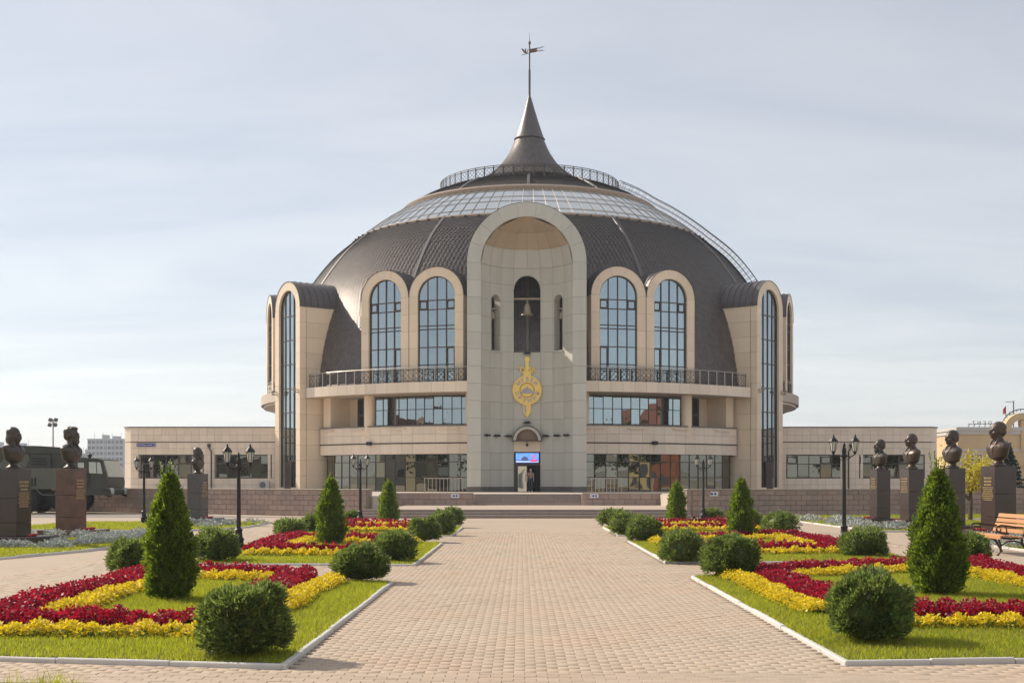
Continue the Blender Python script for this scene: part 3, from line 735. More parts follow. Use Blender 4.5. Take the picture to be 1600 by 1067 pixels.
MB().box(-1.02, 1.02, ZF-.4, ZF-.01, 4.66, 4.72).build('door_lintel', M_FRAME, POR)
MB().tube([(0, ZF-.25, 4.66), (0, ZF-.25, 4.45)], .03, 6).ellip((0, ZF-.25, 4.38), (.09, .09, .11)).build('pendant_lamp', M_BLACK, POR)
dr = empty('entrance_door', (0, ZF, 0), 0, POR)
b = MB().box(-.955, -.90, .0, .2, 1.0, 3.9).box(.90, .955, 0, .2, 1.0, 3.9).box(-.90, .90, 0, .2, 3.82, 3.9).box(-.9, .9, .02, .2, 2.92, 3.10).box(-.04, .04, .03, .2, 1.0, 2.92).box(-.9, -.66, .03, .15, 1.0, 2.92)
b.box(.66, .69, .05, .12, 1.0, 2.92).box(-.66, -.04, .04, .15, 2.85, 2.92)
b.build('frame', M_FRAME, dr)
MB().box(-.66, -.04, .08, .11, 1.02, 2.85).build('glass_leaf', glass_mat('door_glass', (.55, .55, .50)), dr)
MB().tube([(-.12, -.02, 1.75), (-.12, -.02, 2.35)], .025, 6).build('handle', M_RAIL, dr)
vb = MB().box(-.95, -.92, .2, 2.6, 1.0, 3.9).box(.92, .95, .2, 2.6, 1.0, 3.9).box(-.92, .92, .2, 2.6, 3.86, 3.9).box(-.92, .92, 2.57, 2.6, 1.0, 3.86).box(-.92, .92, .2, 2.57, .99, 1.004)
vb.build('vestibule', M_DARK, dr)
# display above the door: blue sky, domed museum, red figures
scn = MB().box(-.82, .84, -.02, .02, 3.12, 3.80).build('display_screen', mat('screen_sky', (.10, .24, .72), .3, emit=.9, var=.35, scale=2.2), dr)
b = MB().slab_y([(-.42, 3.28), (.06, 3.28), (.08, 3.36), (.02, 3.48), (-.1, 3.56), (-.17, 3.57), (-.18, 3.68), (-.2, 3.57), (-.28, 3.55), (-.38, 3.46), (-.42, 3.36)], -.026, -.021).slab_y([(-.8, 3.25), (.8, 3.25), (.8, 3.29), (-.8, 3.31)], -.025, -.0215)
b.build('screen_dome', mat('screen_dark', (.06, .07, .16), .4, emit=.7), scn)
MB().slab_y([(-.80, 3.15), (.82, 3.15), (.82, 3.20), (-.8, 3.23)], -.026, -.021).build('screen_ground', mat('screen_pale', (.5, .55, .75), .4, emit=.7), scn)
b = MB().slab_y([(.38, 3.2), (.46, 3.2), (.47, 3.66), (.42, 3.74), (.38, 3.66)], -.027, -.022).slab_y([(.25, 3.18), (.75, 3.18), (.7, 3.34), (.5, 3.3), (.3, 3.33)], -.0275, -.0225).slab_y([(.5, 3.55), (.66, 3.55), (.66, 3.6), (.5, 3.6)], -.027, -.022)
b.build('screen_figures', mat('screen_red', (.75, .04, .12), .4, emit=.7), scn)
# ---- gold emblem: sword behind a round shield
EM = empty('sword_emblem', (0, ZF, 0), 0, POR)
def disc(r0, r1, y0, y1, z, n=40):
    b = MB()
    for k in range(n):
        a, c = 2*math.pi*k/n, 2*math.pi*(k+1)/n
        b.hexa(*[[(r*math.cos(t), q, z+r*math.sin(t)) for r, t in ((r0, a), (r1, a), (r1, c), (r0, c))] for q in (y0, y1)])
    return b
ZC = 8.34
b = MB().slab_y([(-.14, 9.90), (.14, 9.90), (.12, 10.25), (.13, 10.45), (-.13, 10.45), (-.12, 10.25)], -.12, -.03)
b.slab_y([(.20*math.cos(2*math.pi*k/20), 10.58+.20*math.sin(2*math.pi*k/20)) for k in range(20)], -.13, -.02).build('sword_grip', M_GOLD, EM)
MB().slab_y([(-.28, 9.30), (.28, 9.30), (.26, 9.62), (-.26, 9.62)], -.1, -.02).box(-.52, .52, -.09, -.03, 9.62, 9.68).box(-.14, .14, -.09, -.03, 9.68, 9.90).build('sword_guard', M_GOLD, EM)
tm = obj('guard_letters', text_mesh('ТУЛА', .44, M_GOLD, 'guard_letters', .05, bold=.022), EM, (0, -.10, 9.80)); tm.rotation_euler = (R_(90), 0, 0)
MB().slab_y([(-.28, 6.80), (0, 6.36), (.28, 6.80), (.28, 7.5), (-.28, 7.5)], -.10, -.02).build('sword_blade', M_GOLD, EM)
MB().slab_y([(-.2, 6.85), (-.06, 6.62), (-.06, 7.25), (-.2, 7.25)], -.115, -.10).build('blade_inlay', M_SILVER, EM)
disc(.50, 1.06, -.16, -.02, ZC).build('shield_ring', M_GOLD, EM)
disc(.98, 1.06, -.20, -.16, ZC).build('shield_rim', M_GOLD, EM)
disc(.49, .54, -.20, -.16, ZC).build('inner_rim', mat('gold_dark', (.30, .16, .03), .4, metal=.7), EM)
MB().slab_y([(.5*math.cos(2*math.pi*k/32), ZC+.5*math.sin(2*math.pi*k/32)) for k in range(32)], -.14, -.02).build('shield_boss', M_GOLD, EM)
MB().slab_y([(-.42, ZC-.24), (.42, ZC-.24), (.40, ZC-.04), (.22, ZC+.12), (.05, ZC+.18), (0, ZC+.34), (-.05, ZC+.18), (-.22, ZC+.12), (-.40, ZC-.04)], -.165, -.141).build('helmet_relief', M_SILVER, EM)
for word, a0, a1, inw in (('МУЗЕЙ', 140, 40, False), ('ОРУЖИЯ', 197, 343, True)):
    for i, ch in enumerate(word):
        a = R_(a0+(a1-a0)*i/(len(word)-1)); me = text_mesh(ch, .38, M_SILVER, 'shield_letter', .015, bold=.012)
        o = obj('shield_letter', me, EM, (.77*math.cos(a), -.175, ZC+.77*math.sin(a)))
        o.rotation_euler = (R_(90), (math.pi/2-a) if not inw else (-math.pi/2-a), 0)

# ================================================================== LOW WINGS
def wing(s, label):
    g = empty('low_wing', (-19.3 if s < 0 else 20.9, 103.5, 0)); tag(g, label, 'building', 'low wings beside the dome')
    # local x: away from the museum = s*x ; front wall at y=0
    Lw = 12.3 if s < 0 else 12.2; ch = .7; top = 6.12
    def X(x): return s*x
    wins = [(.9, 5.4), (6.4, 11.5)] if s < 0 else [(.5, 5.1), (6.4, 11.7)]
    zs = [1.0, 1.5, 1.98, 3.86, 4.40, 4.80, 5.38, 5.95]
    fp = [(0, 0), (Lw, 0), (Lw+ch, ch), (Lw+ch, 16), (0, 16)]
    core = MB()
    core.prism([(X(x+(-.06 if x > 5 else 0)), y+.06) for x, y in (fp if s > 0 else fp[::-1])], 0, top-.02)
    core.build('core_wall', M_JOINT, g)
    n = 20; w = Lw/n; gp = .014
    for i in range(n):
        x0, x1 = w*i, w*(i+1); hole = [a for a, c in wins if x0 > a-.2 and x1 < c+.2]
        for z0, z1 in ((1.0, 1.5), (1.5, 2.0), (2.0, 2.62), (2.62, 3.24), (3.24, 3.92), (3.92, 4.42), (4.42, 4.91), (4.95, 5.52), (5.52, 6.10)):
            if hole and 1.99 < z0 < 3.8: continue
            MB().box(X(x0)+s*gp/2, X(x1)-s*gp/2, 0, .055, z0+gp/2, z1-gp/2).build('wall_panel', M_WINGCLAD, g)
    for z0, z1 in ((1.0, 2.0), (2.0, 3.2), (3.2, 4.91), (4.95, 6.10)):      # chamfered end
        for t0, t1 in ((0, .5), (.5, 1)):
            p0 = (Lw+ch*t0, ch*t0); p1 = (Lw+ch*t1, ch*t1); d = .045
            q = [(X(p0[0]), p0[1]), (X(p1[0]), p1[1]), (X(p1[0]-d), p1[1]+d), (X(p0[0]-d), p0[1]+d)]
            MB().prism(q if s > 0 else q[::-1], z0+gp/2, z1-gp/2).build('wall_panel', M_WINGCLAD, g)
    MB().box(X(0), X(Lw+.05), -.03, .03, 4.90, 4.96).build('cable_duct', M_FRAME, g)
    MB().prism([(X(x), y-.06) for x, y in ([(0, 0), (Lw+.03, 0), (Lw+ch+.08, ch), (Lw+ch+.08, 16), (0, 16)] if s > 0 else [(0, 0), (Lw+.03, 0), (Lw+ch+.08, ch), (Lw+ch+.08, 16), (0, 16)][::-1])], top-.02, top+.06).build('roof', M_RIB, g)
    for x in (1.6, 4.8, 8.0, 11.0): MB().box(X(x-.9), X(x+.9), -.05, -.002, 5.90, 5.97).build('drip_sill', M_WINGCLAD, g)
    for a, c in wins:
        wd = empty('window', (X((a+c)/2), 0, 0), 0, g); h = (c-a)/2; fr = MB(); n2 = 5
        fr.box(-h, -h+.09, .0, .14, 2.0, 3.92).box(h-.09, h, .0, .14, 2.0, 3.92).box(-h, h, .002, .14, 3.83, 3.918).box(-h, h, .002, .14, 2.002, 2.09)
        xs = [-h+2*h*i/n2 for i in range(n2+1)]
        for x in xs[1:-1]: fr.box(x-.035, x+.035, .02, .12, 2.05, 3.8)
        fr.box(-h, h, .025, .115, 3.12, 3.18)
        for x0, x1 in ((xs[0], xs[1]), (xs[3], xs[4])): fr.box(x0+.05, x0+.13, 0, .1, 3.2, 3.75).box(x1-.13, x1-.05, 0, .1, 3.2, 3.75).box(x0+.13, x1-.13, .002, .1, 3.2, 3.27).box(x0+.13, x1-.13, .002, .1, 3.68, 3.75)
        fr.build('frame', M_FRAME, wd)
        for x0, x1 in zip(xs, xs[1:]):
            for z0, z1 in ((2.05, 3.15), (3.15, 3.88)):
                cx, cz = (x0+x1)/2, (z0+z1)/2
                Mx = Matrix.Translation((cx, .05, cz)) @ Matrix.Rotation(random.gauss(0, .01), 4, 'Z') @ Matrix.Rotation(random.gauss(0, .008), 4, 'X')
                MB().box(x0-cx, x1-cx, 0, .008, z0-cz, z1-cz, M=Mx).build('pane', M_GLASSLOW, wd)
    x = 5.95 if s < 0 else 5.7
    MB().tube([(X(x), -.10, 4.75), (X(x), -.10, 4.45), (X(x+.0)-s*.18, -.10, 4.2), (X(x)-s*.18, -.10, 1.05)], .055, 8).lathe([(.10, 4.5), (.14, 4.62), (.14, 4.78)], 10, M=Matrix.Translation((X(x), -.11, 0))).build('drain_pipe', M_FRAME, g)
    return g
WL = wing(-1, 'low beige clad wing on the left with the blue address plate')
WR = wing(1, 'low grey beige wing on the right behind the row of busts')
# air conditioner and address plate on the left wing
ac = empty('air_conditioner', (-20.75, 103.32, 0)); tag(ac, 'white air conditioner box under the left wing window', 'air conditioner')
MB().box(-.42, .42, -.28, .0, 1.15, 1.80, bev=.02).build('casing', mat('ac_white', (.60, .57, .52), .5), ac)
b = MB()
for r in (.10, .17, .24): b.tube([(-.1+r*math.cos(2*math.pi*k/20), -.30, 1.47+r*math.sin(2*math.pi*k/20)) for k in range(21)], .012, 4, caps=False)
b.slab_y([(-.1+.25*math.cos(2*math.pi*k/20), 1.47+.25*math.sin(2*math.pi*k/20)) for k in range(20)], -.29, -.281).build('fan_grille', mat('ac_grille', (.22, .22, .19), .5), ac)
MB().box(-.36, -.30, -.2, .1, 1.0, 1.15).box(.30, .36, -.2, .1, 1.0, 1.15).build('bracket', M_RAILD, ac)
ap = empty('address_plate', (-30.35, 103.43, 4.70)); tag(ap, 'blue street address plate with white lettering on the left wing', 'sign')
MB().box(-.76, .76, -.03, .05, -.13, .13).build('plate', M_BLUE, ap)
o = obj('lettering', text_mesh('Октябрьская', .20, M_WHITE, 'lettering', .003), ap, (-.12, -.034, .0)); o.rotation_euler = (R_(90), 0, 0)
o = obj('house_number', text_mesh('2', .26, M_WHITE, 'house_number', .003), ap, (.66, -.034, .0)); o.rotation_euler = (R_(90), 0, 0)

# ================================================================== TERRACE, STEPS, RETAINING WALLS
def struct(o): o['kind'] = 'structure'; return o
struct(MB().prism([(-60, 84), (-31, 76.5), (-24.7, 75.1), (-7.4, 63.8), (-7.4, 76.2), (8.0, 76.2), (8.0, 63.8), (30.5, 71.6), (60, 82), (60, 135), (-60, 135)], .0, 1.0).build('terrace', mat('terrace_paving', (.50, .42, .34), .75, var=.1, scale=2)))
landing = struct(MB().box(-7.75, 8.15, 62.55, 76.2, 0, .376).build('landing', mat('landing_slab', (.46, .36, .285), .7, var=.10, scale=2)))
stl = empty('lower_steps', (0, 0, 0)); tag(stl, 'wide lower flight of three shallow granite steps across the avenue', 'steps', 'granite steps up to the museum')
for k in range(3):
    y = 61.4+.47*k
    for i in range(7):
        x0 = -7.75+15.9*i/7; MB().box(x0+.004, x0+15.9/7-.004, y, 62.36 if k < 2 else 62.9, .004, .126*(k+1)+(.003 if k == 2 else 0), bev=.008).build('step_block', M_STEP, stl)
stu = empty('upper_steps', (0, 0, 0)); tag(stu, 'upper flight of granite steps leading to the museum entrance', 'steps', 'granite steps up to the museum')
for k in range(5):
    y = 74.2+.38*k
    for i in range(4):
        x0 = -2.75+6.2*i/4; MB().box(x0+.004, x0+6.2/4-.004, y, 76.3, .38, .38+.126*(k+1)-(.002 if k == 4 else 0), bev=.008).build('step_block', M_STEP, stu)
BRK = {}
def block_wall(g, p0, p1, z0, rows, rh, bl, th, cope=True):
    p0, p1 = Vector(p0), Vector(p1); d = p1-p0; L = d.length; a = math.atan2(d.y, d.x); n = Vector((math.sin(a), -math.cos(a)))
    Mw = Matrix.Translation((p0.x, p0.y, 0)) @ Matrix.Rotation(a, 4, 'Z')
    MB().box(.01, L-.01, .03, th, z0, z0+rows*rh-.01, M=Mw).build('wall_core', M_SAND, g)
    for r in range(rows):
        x = -bl*.5 if r % 2 else 0.; 
        while x < L-.02:
            w = bl; xa, xb = max(x, 0), min(x+w, L); x += w
            if xb-xa < .05: continue
            key = (round(xb-xa, 2), rh)
            if key not in BRK: BRK[key] = MB().box(.006, key[0]-.006, -.02, .12, .006, rh-.006, bev=.014).mesh('block', M_BRICK)
            o = obj('block', BRK[key], g, Mw @ Vector((xa, random.uniform(-.007, .007), z0+r*rh)), a)
    if cope:
        n_ = max(1, int(L/1.2))
        for i in range(n_): MB().box(L*i/n_+.004, L*(i+1)/n_-.004, -.06, th+.04, z0+rows*rh, z0+rows*rh+.045, bev=.01, M=Mw).build('coping_stone', M_COPE, g)
wl = empty('retaining_wall'); tag(wl, 'long low wall of pinkish stone blocks in front of the left wing', 'wall', 'block retaining walls')
block_wall(wl, (-31, 76.0), (-24.9, 74.6), 0, 5, .265, .62, .4); block_wall(wl, (-24.9, 74.6), (-7.78, 63.4), 0, 5, .265, .62, .4)
block_wall(wl, (-7.78, 63.42), (-7.78, 66.5), 0, 5, .265, .62, .3)
wr = empty('retaining_wall'); tag(wr, 'long low wall of pinkish stone blocks behind the right busts', 'wall', 'block retaining walls')
block_wall(wr, (8.18, 63.4), (30.5, 71.2), 0, 5, .265, .62, .4); block_wall(wr, (8.18, 66.5), (8.18, 63.44), 0, 5, .265, .62, .3)
pl = empty('stair_cheek_wall'); tag(pl, 'low block wall flanking the entrance steps on the left', 'wall', 'cheek walls of the entrance steps')
block_wall(pl, (-7.5, 74.0), (-2.78, 74.0), .376, 2, .34, .62, .5); 
pr = empty('stair_cheek_wall'); tag(pr, 'low block wall flanking the entrance steps on the right', 'wall', 'cheek walls of the entrance steps')
block_wall(pr, (3.48, 74.0), (8.1, 74.0), .376, 2, .34, .62, .5)
def disabled_sign(x, y, z, lab):
    g = empty('pictogram_sign', (x, y, z)); tag(g, lab, 'sign', 'white pictogram plates')
    MB().box(-.24, .24, -.02, .03, -.11, .11).build('plate', M_WHITE, g)
    b = MB()
    for cx in (-.06, .1): 
        n = 14; b.slab_y([(cx+.06*math.cos(2*math.pi*k/n), .06*math.sin(2*math.pi*k/n)) for k in range(n)], -.026, -.0205)
    b.slab_y([(-.2, -.0), (-.15, -.03), (-.15, .03)], -.026, -.0205).build('pictogram', M_BLUE, g)
disabled_sign(-3.85, 73.95, .92, 'small white plate with blue symbols left of the entrance steps')
disabled_sign(4.2, 73.95, .92, 'small white plate with blue symbols right of the entrance steps')
disabled_sign(9.55, 63.83, 1.13, 'small white plate with blue symbols on the right block wall')
def guard(x0, x1, y, z, lab):
    g = empty('handrail', (x0, y, z)); tag(g, lab, 'railing', 'steel handrails on the terrace'); n = int((x1-x0)/.22)
    pm = MB().tube([(0, 0, 0), (0, 0, .95)], .022, 6).mesh('baluster', M_RAIL)
    for i in range(n+1): obj('baluster', pm, g, ((x1-x0)*i/n, 0, 0))
    MB().tube([(-.05, 0, .95), (x1-x0+.05, 0, .95)], .03, 6).build('top_rail', M_RAIL, g)
guard(-6.1, -3.7, 80.5, 1.0, 'steel handrail before the ground floor windows left of the entrance')
guard(4.4, 6.3, 80.5, 1.0, 'steel handrail before the ground floor windows right of the entrance')

# ================================================================== GROUND
struct(MB().add([(-3000, -600, -.06), (3000, -600, -.06), (3000, 5000, -.06), (-3000, 5000, -.06)], [(0, 1, 2, 3)]).build('ground', mat('far_ground', (.34, .31, .26), .9, var=.2, scale=.05)))
def brick_mat():
    m = bpy.data.materials.new('paving'); m.use_nodes = True; nt = m.node_tree; N = nt.nodes; L = nt.links; b = N['Principled BSDF']; b.inputs['Roughness'].default_value = .8
    ge = N.new('ShaderNodeNewGeometry'); br = N.new('ShaderNodeTexBrick'); br.inputs['Scale'].default_value = 1
    br.inputs['Brick Width'].default_value = .205; br.inputs['Row Height'].default_value = .122; br.inputs['Mortar Size'].default_value = .006
    br.inputs['Color1'].default_value = (.43, .338, .25, 1); br.inputs['Color2'].default_value = (.49, .375, .27, 1); br.inputs['Mortar'].default_value = (.20, .155, .115, 1)
    L.new(ge.outputs['Position'], br.inputs['Vector'])
    no = N.new('ShaderNodeTexNoise'); no.inputs['Scale'].default_value = .35; no.inputs['Detail'].default_value = 5; L.new(ge.outputs['Position'], no.inputs['Vector'])
    ma = N.new('ShaderNodeMath'); ma.operation = 'MULTIPLY_ADD'; ma.inputs[1].default_value = .22; ma.inputs[2].default_value = .89; L.new(no.outputs['Fac'], ma.inputs[0])
    sv = N.new('ShaderNodeVectorMath'); sv.operation = 'SCALE'; L.new(br.outputs['Color'], sv.inputs[0]); L.new(ma.outputs[0], sv.inputs['Scale']); L.new(sv.outputs[0], b.inputs['Base Color'])
    return m
M_PAVING = brick_mat()
PLAZA = struct(MB().add([(-60, -45, -.014), (60, -45, -.014), (60, 90, -.014), (-60, 90, -.014)], [(0, 1, 2, 3)]).build('plaza', M_PAVING))
struct(MB().add([(-60, 62.5, -.008), (-9.5, 62.5, -.008), (-16, 66.0, -.008), (-60, 74.9, -.008)], [(0, 1, 2, 3)]).build('service_road', mat('asphalt_pale', (.25, .215, .185), .9, var=.15, scale=.6)))
# beds: polygons counter-clockwise
BEDS = {
 'L1': [(-7.3, 12.9), (-4.5, 12.35), (-2.2, 11.95), (-2.2, 21.9), (-7.3, 24.7)],
 'L2': [(-7.1, 26.75), (-2.2, 26.5), (-2.2, 35.7), (-7.6, 38.6)],
 'L3': [(-7.2, 40.9), (-2.2, 40.7), (-2.2, 48.3), (-7.6, 51.5)],
 'R1': [(3.07, 12.15), (5.6, 12.4), (9.6, 13.0), (9.6, 26.6), (3.07, 23.2)],
 'R2': [(3.07, 27.3), (8.7, 27.5), (8.9, 40.4), (3.07, 37.2)],
 'R3': [(3.07, 40.9), (8.7, 41.5), (8.9, 52.5), (3.07, 48.6)],
 'SA': [(-19, 27.5), (-11.8, 28.6), (-10.9, 32.0), (-10.5, 35.8), (-12.0, 41.5), (-19, 41.5)],
 'SB': [(-19, 45.5), (-11.8, 45.2), (-10.4, 48.5), (-10.6, 54.5), (-19, 54.5)],
 'SC': [(12.6, 29.5), (20, 29.5), (20, 42), (12.9, 42)],
 'SD': [(12.3, 44.5), (20, 44.5), (20, 57), (12.0, 57)],
 'SE': [(10.2, 59.2), (27, 59.2), (27, 67.5), (10.2, 62.6)],
 'F0': [(-9.0, 9.5), (-3.3, 9.5), (-3.6, 10.95), (-9, 11.1)],
}
AREA = (-9.4, 10.4, 10.5, 45)
PW, PD = .205, .122
def pavers():
    rowsn = int((AREA[3]-AREA[2])/PD); singles = []; V = []
    me = MB().box(-PW/2+.004, PW/2-.004, -PD/2+.004, PD/2-.004, -.03, 0).v
    kern = []
    x, y, b = PW/2-.0022, PD/2-.0022, .0022
    kern = np.array([(-x, -y, -.02), (x, -y, -.02), (x, y, -.02), (-x, y, -.02), (-x, -y, -b), (x, -y, -b), (x, y, -b), (-x, y, -b),
                     (-x+b, -y+b, 0), (x-b, -y+b, 0), (x-b, y-b, 0), (-x+b, y-b, 0)])
    kf = [(0, 1, 5, 4), (1, 2, 6, 5), (2, 3, 7, 6), (3, 0, 4, 7), (4, 5, 9, 8), (5, 6, 10, 9), (6, 7, 11, 10), (7, 4, 8, 11), (8, 9, 10, 11)]
    C = []
    for r in range(rowsn):
        cy = AREA[2]+PD*(r+.5); off = (0, .5)[r % 2]*PW
        xs = np.arange(AREA[0]+off, AREA[1], PW); C.append(np.stack([xs, np.full(len(xs), cy)], 1))
    C = np.concatenate(C); keep = np.ones(len(C), bool)
    for k, p in BEDS.items():
        m = np.array(p).mean(0); keep &= ~inside(p, C[:, 0], C[:, 1])
    C = C[keep]
    dep = C[:, 1]; vis = (np.abs(C[:, 0]/dep*2000+15) < 800) & (dep > 10.9)
    order = np.where(vis)[0]; order = order[np.argsort(dep[order], kind='stable')][:300]
    sel = np.zeros(len(C), bool); sel[order] = True
    km = MB().add(kern.tolist(), kf).mesh('paver', M_PAVERO)
    pv = PLAZA
    for x_, y_ in C[sel]:
        o = obj('paver', km, pv, (x_, y_, random.gauss(0, .0012)+.0005)); o.rotation_euler = (random.gauss(0, .002), random.gauss(0, .0016), random.gauss(0, .005))
    D = C[~sel]; n = len(D); z = RNG.normal(0, .0012, n); rot = RNG.normal(0, .006, n)
    K = np.repeat(kern[None], n, 0); c, s = np.cos(rot)[:, None], np.sin(rot)[:, None]
    X = K[:, :, 0]*c-K[:, :, 1]*s+D[:, :1]; Y = K[:, :, 0]*s+K[:, :, 1]*c+D[:, 1:]; 
    tx, ty = RNG.normal(0, .002, n)[:, None], RNG.normal(0, .0016, n)[:, None]
    Zz = K[:, :, 2]+z[:, None]+K[:, :, 0]*ty+K[:, :, 1]*tx
    F = (np.array(kf)[None]+(np.arange(n)*12)[:, None, None]).reshape(-1, 4)
    o = np_mesh('paver_field', np.stack([X, Y, Zz], 2).reshape(-1, 3), F, M_PAVER, PLAZA); o['kind'] = 'stuff'
    bs = MB().add([(AREA[0], AREA[2], -.010), (AREA[1], AREA[2], -.010), (AREA[1], AREA[3], -.010), (AREA[0], AREA[3], -.010)], [(0, 1, 2, 3)]).build('joint_bedding', M_SAND, PLAZA)
pavers()
KERBM = {}
def kerb(nm, poly, edges=None):
    g = empty('kerb'); struct(g)
    for i in range(len(poly)):
        if edges is not None and i not in edges: continue
        p, q = Vector(poly[i]), Vector(poly[(i+1) % len(poly)]); d = q-p; L = d.length; a = math.atan2(d.y, d.x); n = max(1, int(round(L/1.0)))
        for k in range(n):
            key = round(L/n, 2)
            if key not in KERBM: KERBM[key] = MB().box(.003, key-.003, -.0, .062, -.04, .045, bev=.010).mesh('kerb_stone', M_KERB)
            c = p+d*(k/n); obj('kerb_stone', KERBM[key], g, (c.x, c.y, random.gauss(0, .006)), a+random.gauss(0, .006))
for nm, p in BEDS.items():
    if nm == 'F0': pass
    elif nm[0] == 'S': kerb(nm, p, {'SA': [0, 1, 2, 3], 'SB': [0, 1, 2, 3], 'SC': [0, 3, 2], 'SD': [0, 3, 2], 'SE': [0, 3]}[nm])
    else: kerb(nm, p)
    c = np.array(p).mean(0)
    struct(MB().prism([tuple(np.array(q)+(c-np.array(q))/np.linalg.norm(c-np.array(q))*.06) for q in p], -.02, .034).build('lawn_bed', M_SOIL))
WHERE = {'L1': 'nearest left bed', 'L2': 'second left bed', 'L3': 'third left bed', 'R1': 'nearest right bed', 'R2': 'second right bed', 'R3': 'third right bed',
         'SA': 'lawn of the two near left busts', 'SB': 'lawn of the farther left bust', 'SC': 'lawn of the near right busts', 'SD': 'lawn of the far right busts', 'SE': 'strip before the right block wall', 'F0': 'corner at the lower left'}
GD = {'L1': (2600, .062, .009), 'R1': (2600, .062, .009), 'L2': (1100, .07, .014), 'R2': (1100, .07, .014), 'L3': (550, .075, .02), 'R3': (550, .075, .02),
      'SA': (600, .08, .018), 'SB': (300, .08, .026), 'SC': (500, .08, .018), 'SD': (300, .08, .026), 'SE': (250, .08, .03), 'F0': (700, .19, .008)}
def grass(nm):
    p = BEDS[nm]; P = np.array(p); lo, hi = P.min(0), P.max(0); dens, h, w = GD[nm]
    n = int(np.prod(hi-lo)*dens); x = RNG.uniform(lo[0], hi[0], n); y = RNG.uniform(lo[1], hi[1], n)
    c = P.mean(0); q = [tuple(c+(a-c)*(1-.09/np.linalg.norm(a-c))) for a in P]
    k = inside(q, x, y)
    if nm == 'F0': k &= (y > 10.3) & (RNG.random(n) < .25+.6*(np.sin(x*9)+np.sin(y*13+x*5) > .3))
    x, y = x[k], y[k]; n = len(x)
    pat = .5+.5*np.sin(x*1.7+np.sin(y*1.3)*2)*np.sin(y*2.1+np.sin(x*1.1)*2)
    ln = h*RNG.uniform(.55, 1.25, n)*(.8+.4*pat); d = unit(np.stack([RNG.normal(0, .42, n), RNG.normal(0, .42, n), np.ones(n)], 1))
    v, f = blade_arrays(np.stack([x, y, np.full(n, .03)], 1), d, ln, w*RNG.uniform(.7, 1.3, n))
    o = np_mesh('grass', v, f, M_GRASS); tag(o, f'mown green grass growing in the {WHERE[nm]}', 'grass', kind='stuff')
for nm in BEDS: grass(nm)

# ================================================================== BEDDING FLOWERS
def band(path, width, height, dens, ls, seed):
    """leaf positions over a mounded strip along a polyline"""
    rg = np.random.default_rng(seed); P = np.array(path, float); seg = np.linalg.norm(np.diff(P, axis=0), axis=1); S = np.concatenate([[0], np.cumsum(seg)]); L = S[-1]
    n = int(L*width*dens); s = rg.uniform(0, L, n); u = rg.uniform(-1, 1, n)
    cx = np.interp(s, S, P[:, 0]); cy = np.interp(s, S, P[:, 1])
    i = np.clip(np.searchsorted(S, s)-1, 0, len(seg)-1); t = (np.diff(P, axis=0)/seg[:, None])[i]
    # separate plants along the strip
    sp = .30; ph = rg.uniform(0, 1, int(L/sp)+3); k = np.floor(s/sp).astype(int); row = (u > 0).astype(int)
    loc = (s/sp-k)-.5; plant = .62+.38*np.cos(loc*2*np.pi*.5)**2+.42*(rg.uniform(0, 1, (len(ph), 2))[k, row]-.5)
    top = height*np.sqrt(np.clip(1-np.abs(u)**3, 0, 1))*plant
    dz = rg.random(n)**.45
    z = .03+top*dz; uu = u*width/2*(.93+.14*rg.random(n))
    x = cx-t[:, 1]*uu; y = cy+t[:, 0]*uu
    d = unit(np.stack([-t[:, 1]*u*.9+rg.normal(0, .75, n), t[:, 0]*u*.9+rg.normal(0, .75, n), .35+rg.normal(0, .45, n)], 1))
    return np.stack([x, y, z], 1), d, ls*rg.uniform(.45, 1.5, n)
def core_strip(path, width, height):
    b = MB(); P = [Vector((*p, 0)) for p in path]; sec = [(-.42, .03), (-.36, height*.45), (0, height*.6), (.36, height*.45), (.42, .03)]
    rings = []
    for i, p in enumerate(P):
        d = (P[min(i+1, len(P)-1)]-P[max(i-1, 0)]).normalized(); nn = Vector((-d.y, d.x, 0)); rings.append([p+nn*w*width+Vector((0, 0, z)) for w, z in sec])
    for a, c in zip(rings, rings[1:]):
        for k in range(4): b.add([a[k], a[k+1], c[k+1], c[k]], [(0, 1, 2, 3)])
    return b
def flowers(bed, kind, paths, width, height, dens, ls, label, seed):
    V = []; F = []; nb = 0; m = M_RED if kind == 'red' else M_YEL
    for j, pth in enumerate(paths):
        p, d, l = band(pth, width, height, dens, ls, seed+j); v, f = leaf_arrays(p, d, l, l*.72); V.append(v); F.append(f+nb); nb += len(v)
    o = np_mesh(kind+'_flower_band', np.concatenate(V), np.concatenate(F), m); tag(o, label, 'flowers', kind='stuff')
    b = MB()
    for pth in paths:
        s = core_strip(pth, width, height); b.add(s.v, s.f)
    b.build('stem_mass', M_UNDER if kind == 'yellow' else mat('red_stems', (.16, .012, .022), .7, var=.3, scale=8), o)['kind'] = 'stuff'
    if kind == 'yellow':
        V = []; F = []; nb = 0
        for j, pth in enumerate(paths):
            p, d, l = band(pth, width*1.08, height*.6, dens*.35, ls*1.1, seed+j+50); v, f = leaf_arrays(p, d, l, l*.5); V.append(v); F.append(f+nb); nb += len(v)
        np_mesh('under_leaves', np.concatenate(V), np.concatenate(F), M_UNDER, o)['kind'] = 'stuff'
def line(a, b, k=8, wob=.04):
    a, b = np.array(a), np.array(b); return [tuple(a+(b-a)*i/k+RNG.normal(0, wob, 2)*(0 < i < k)) for i in range(k+1)]
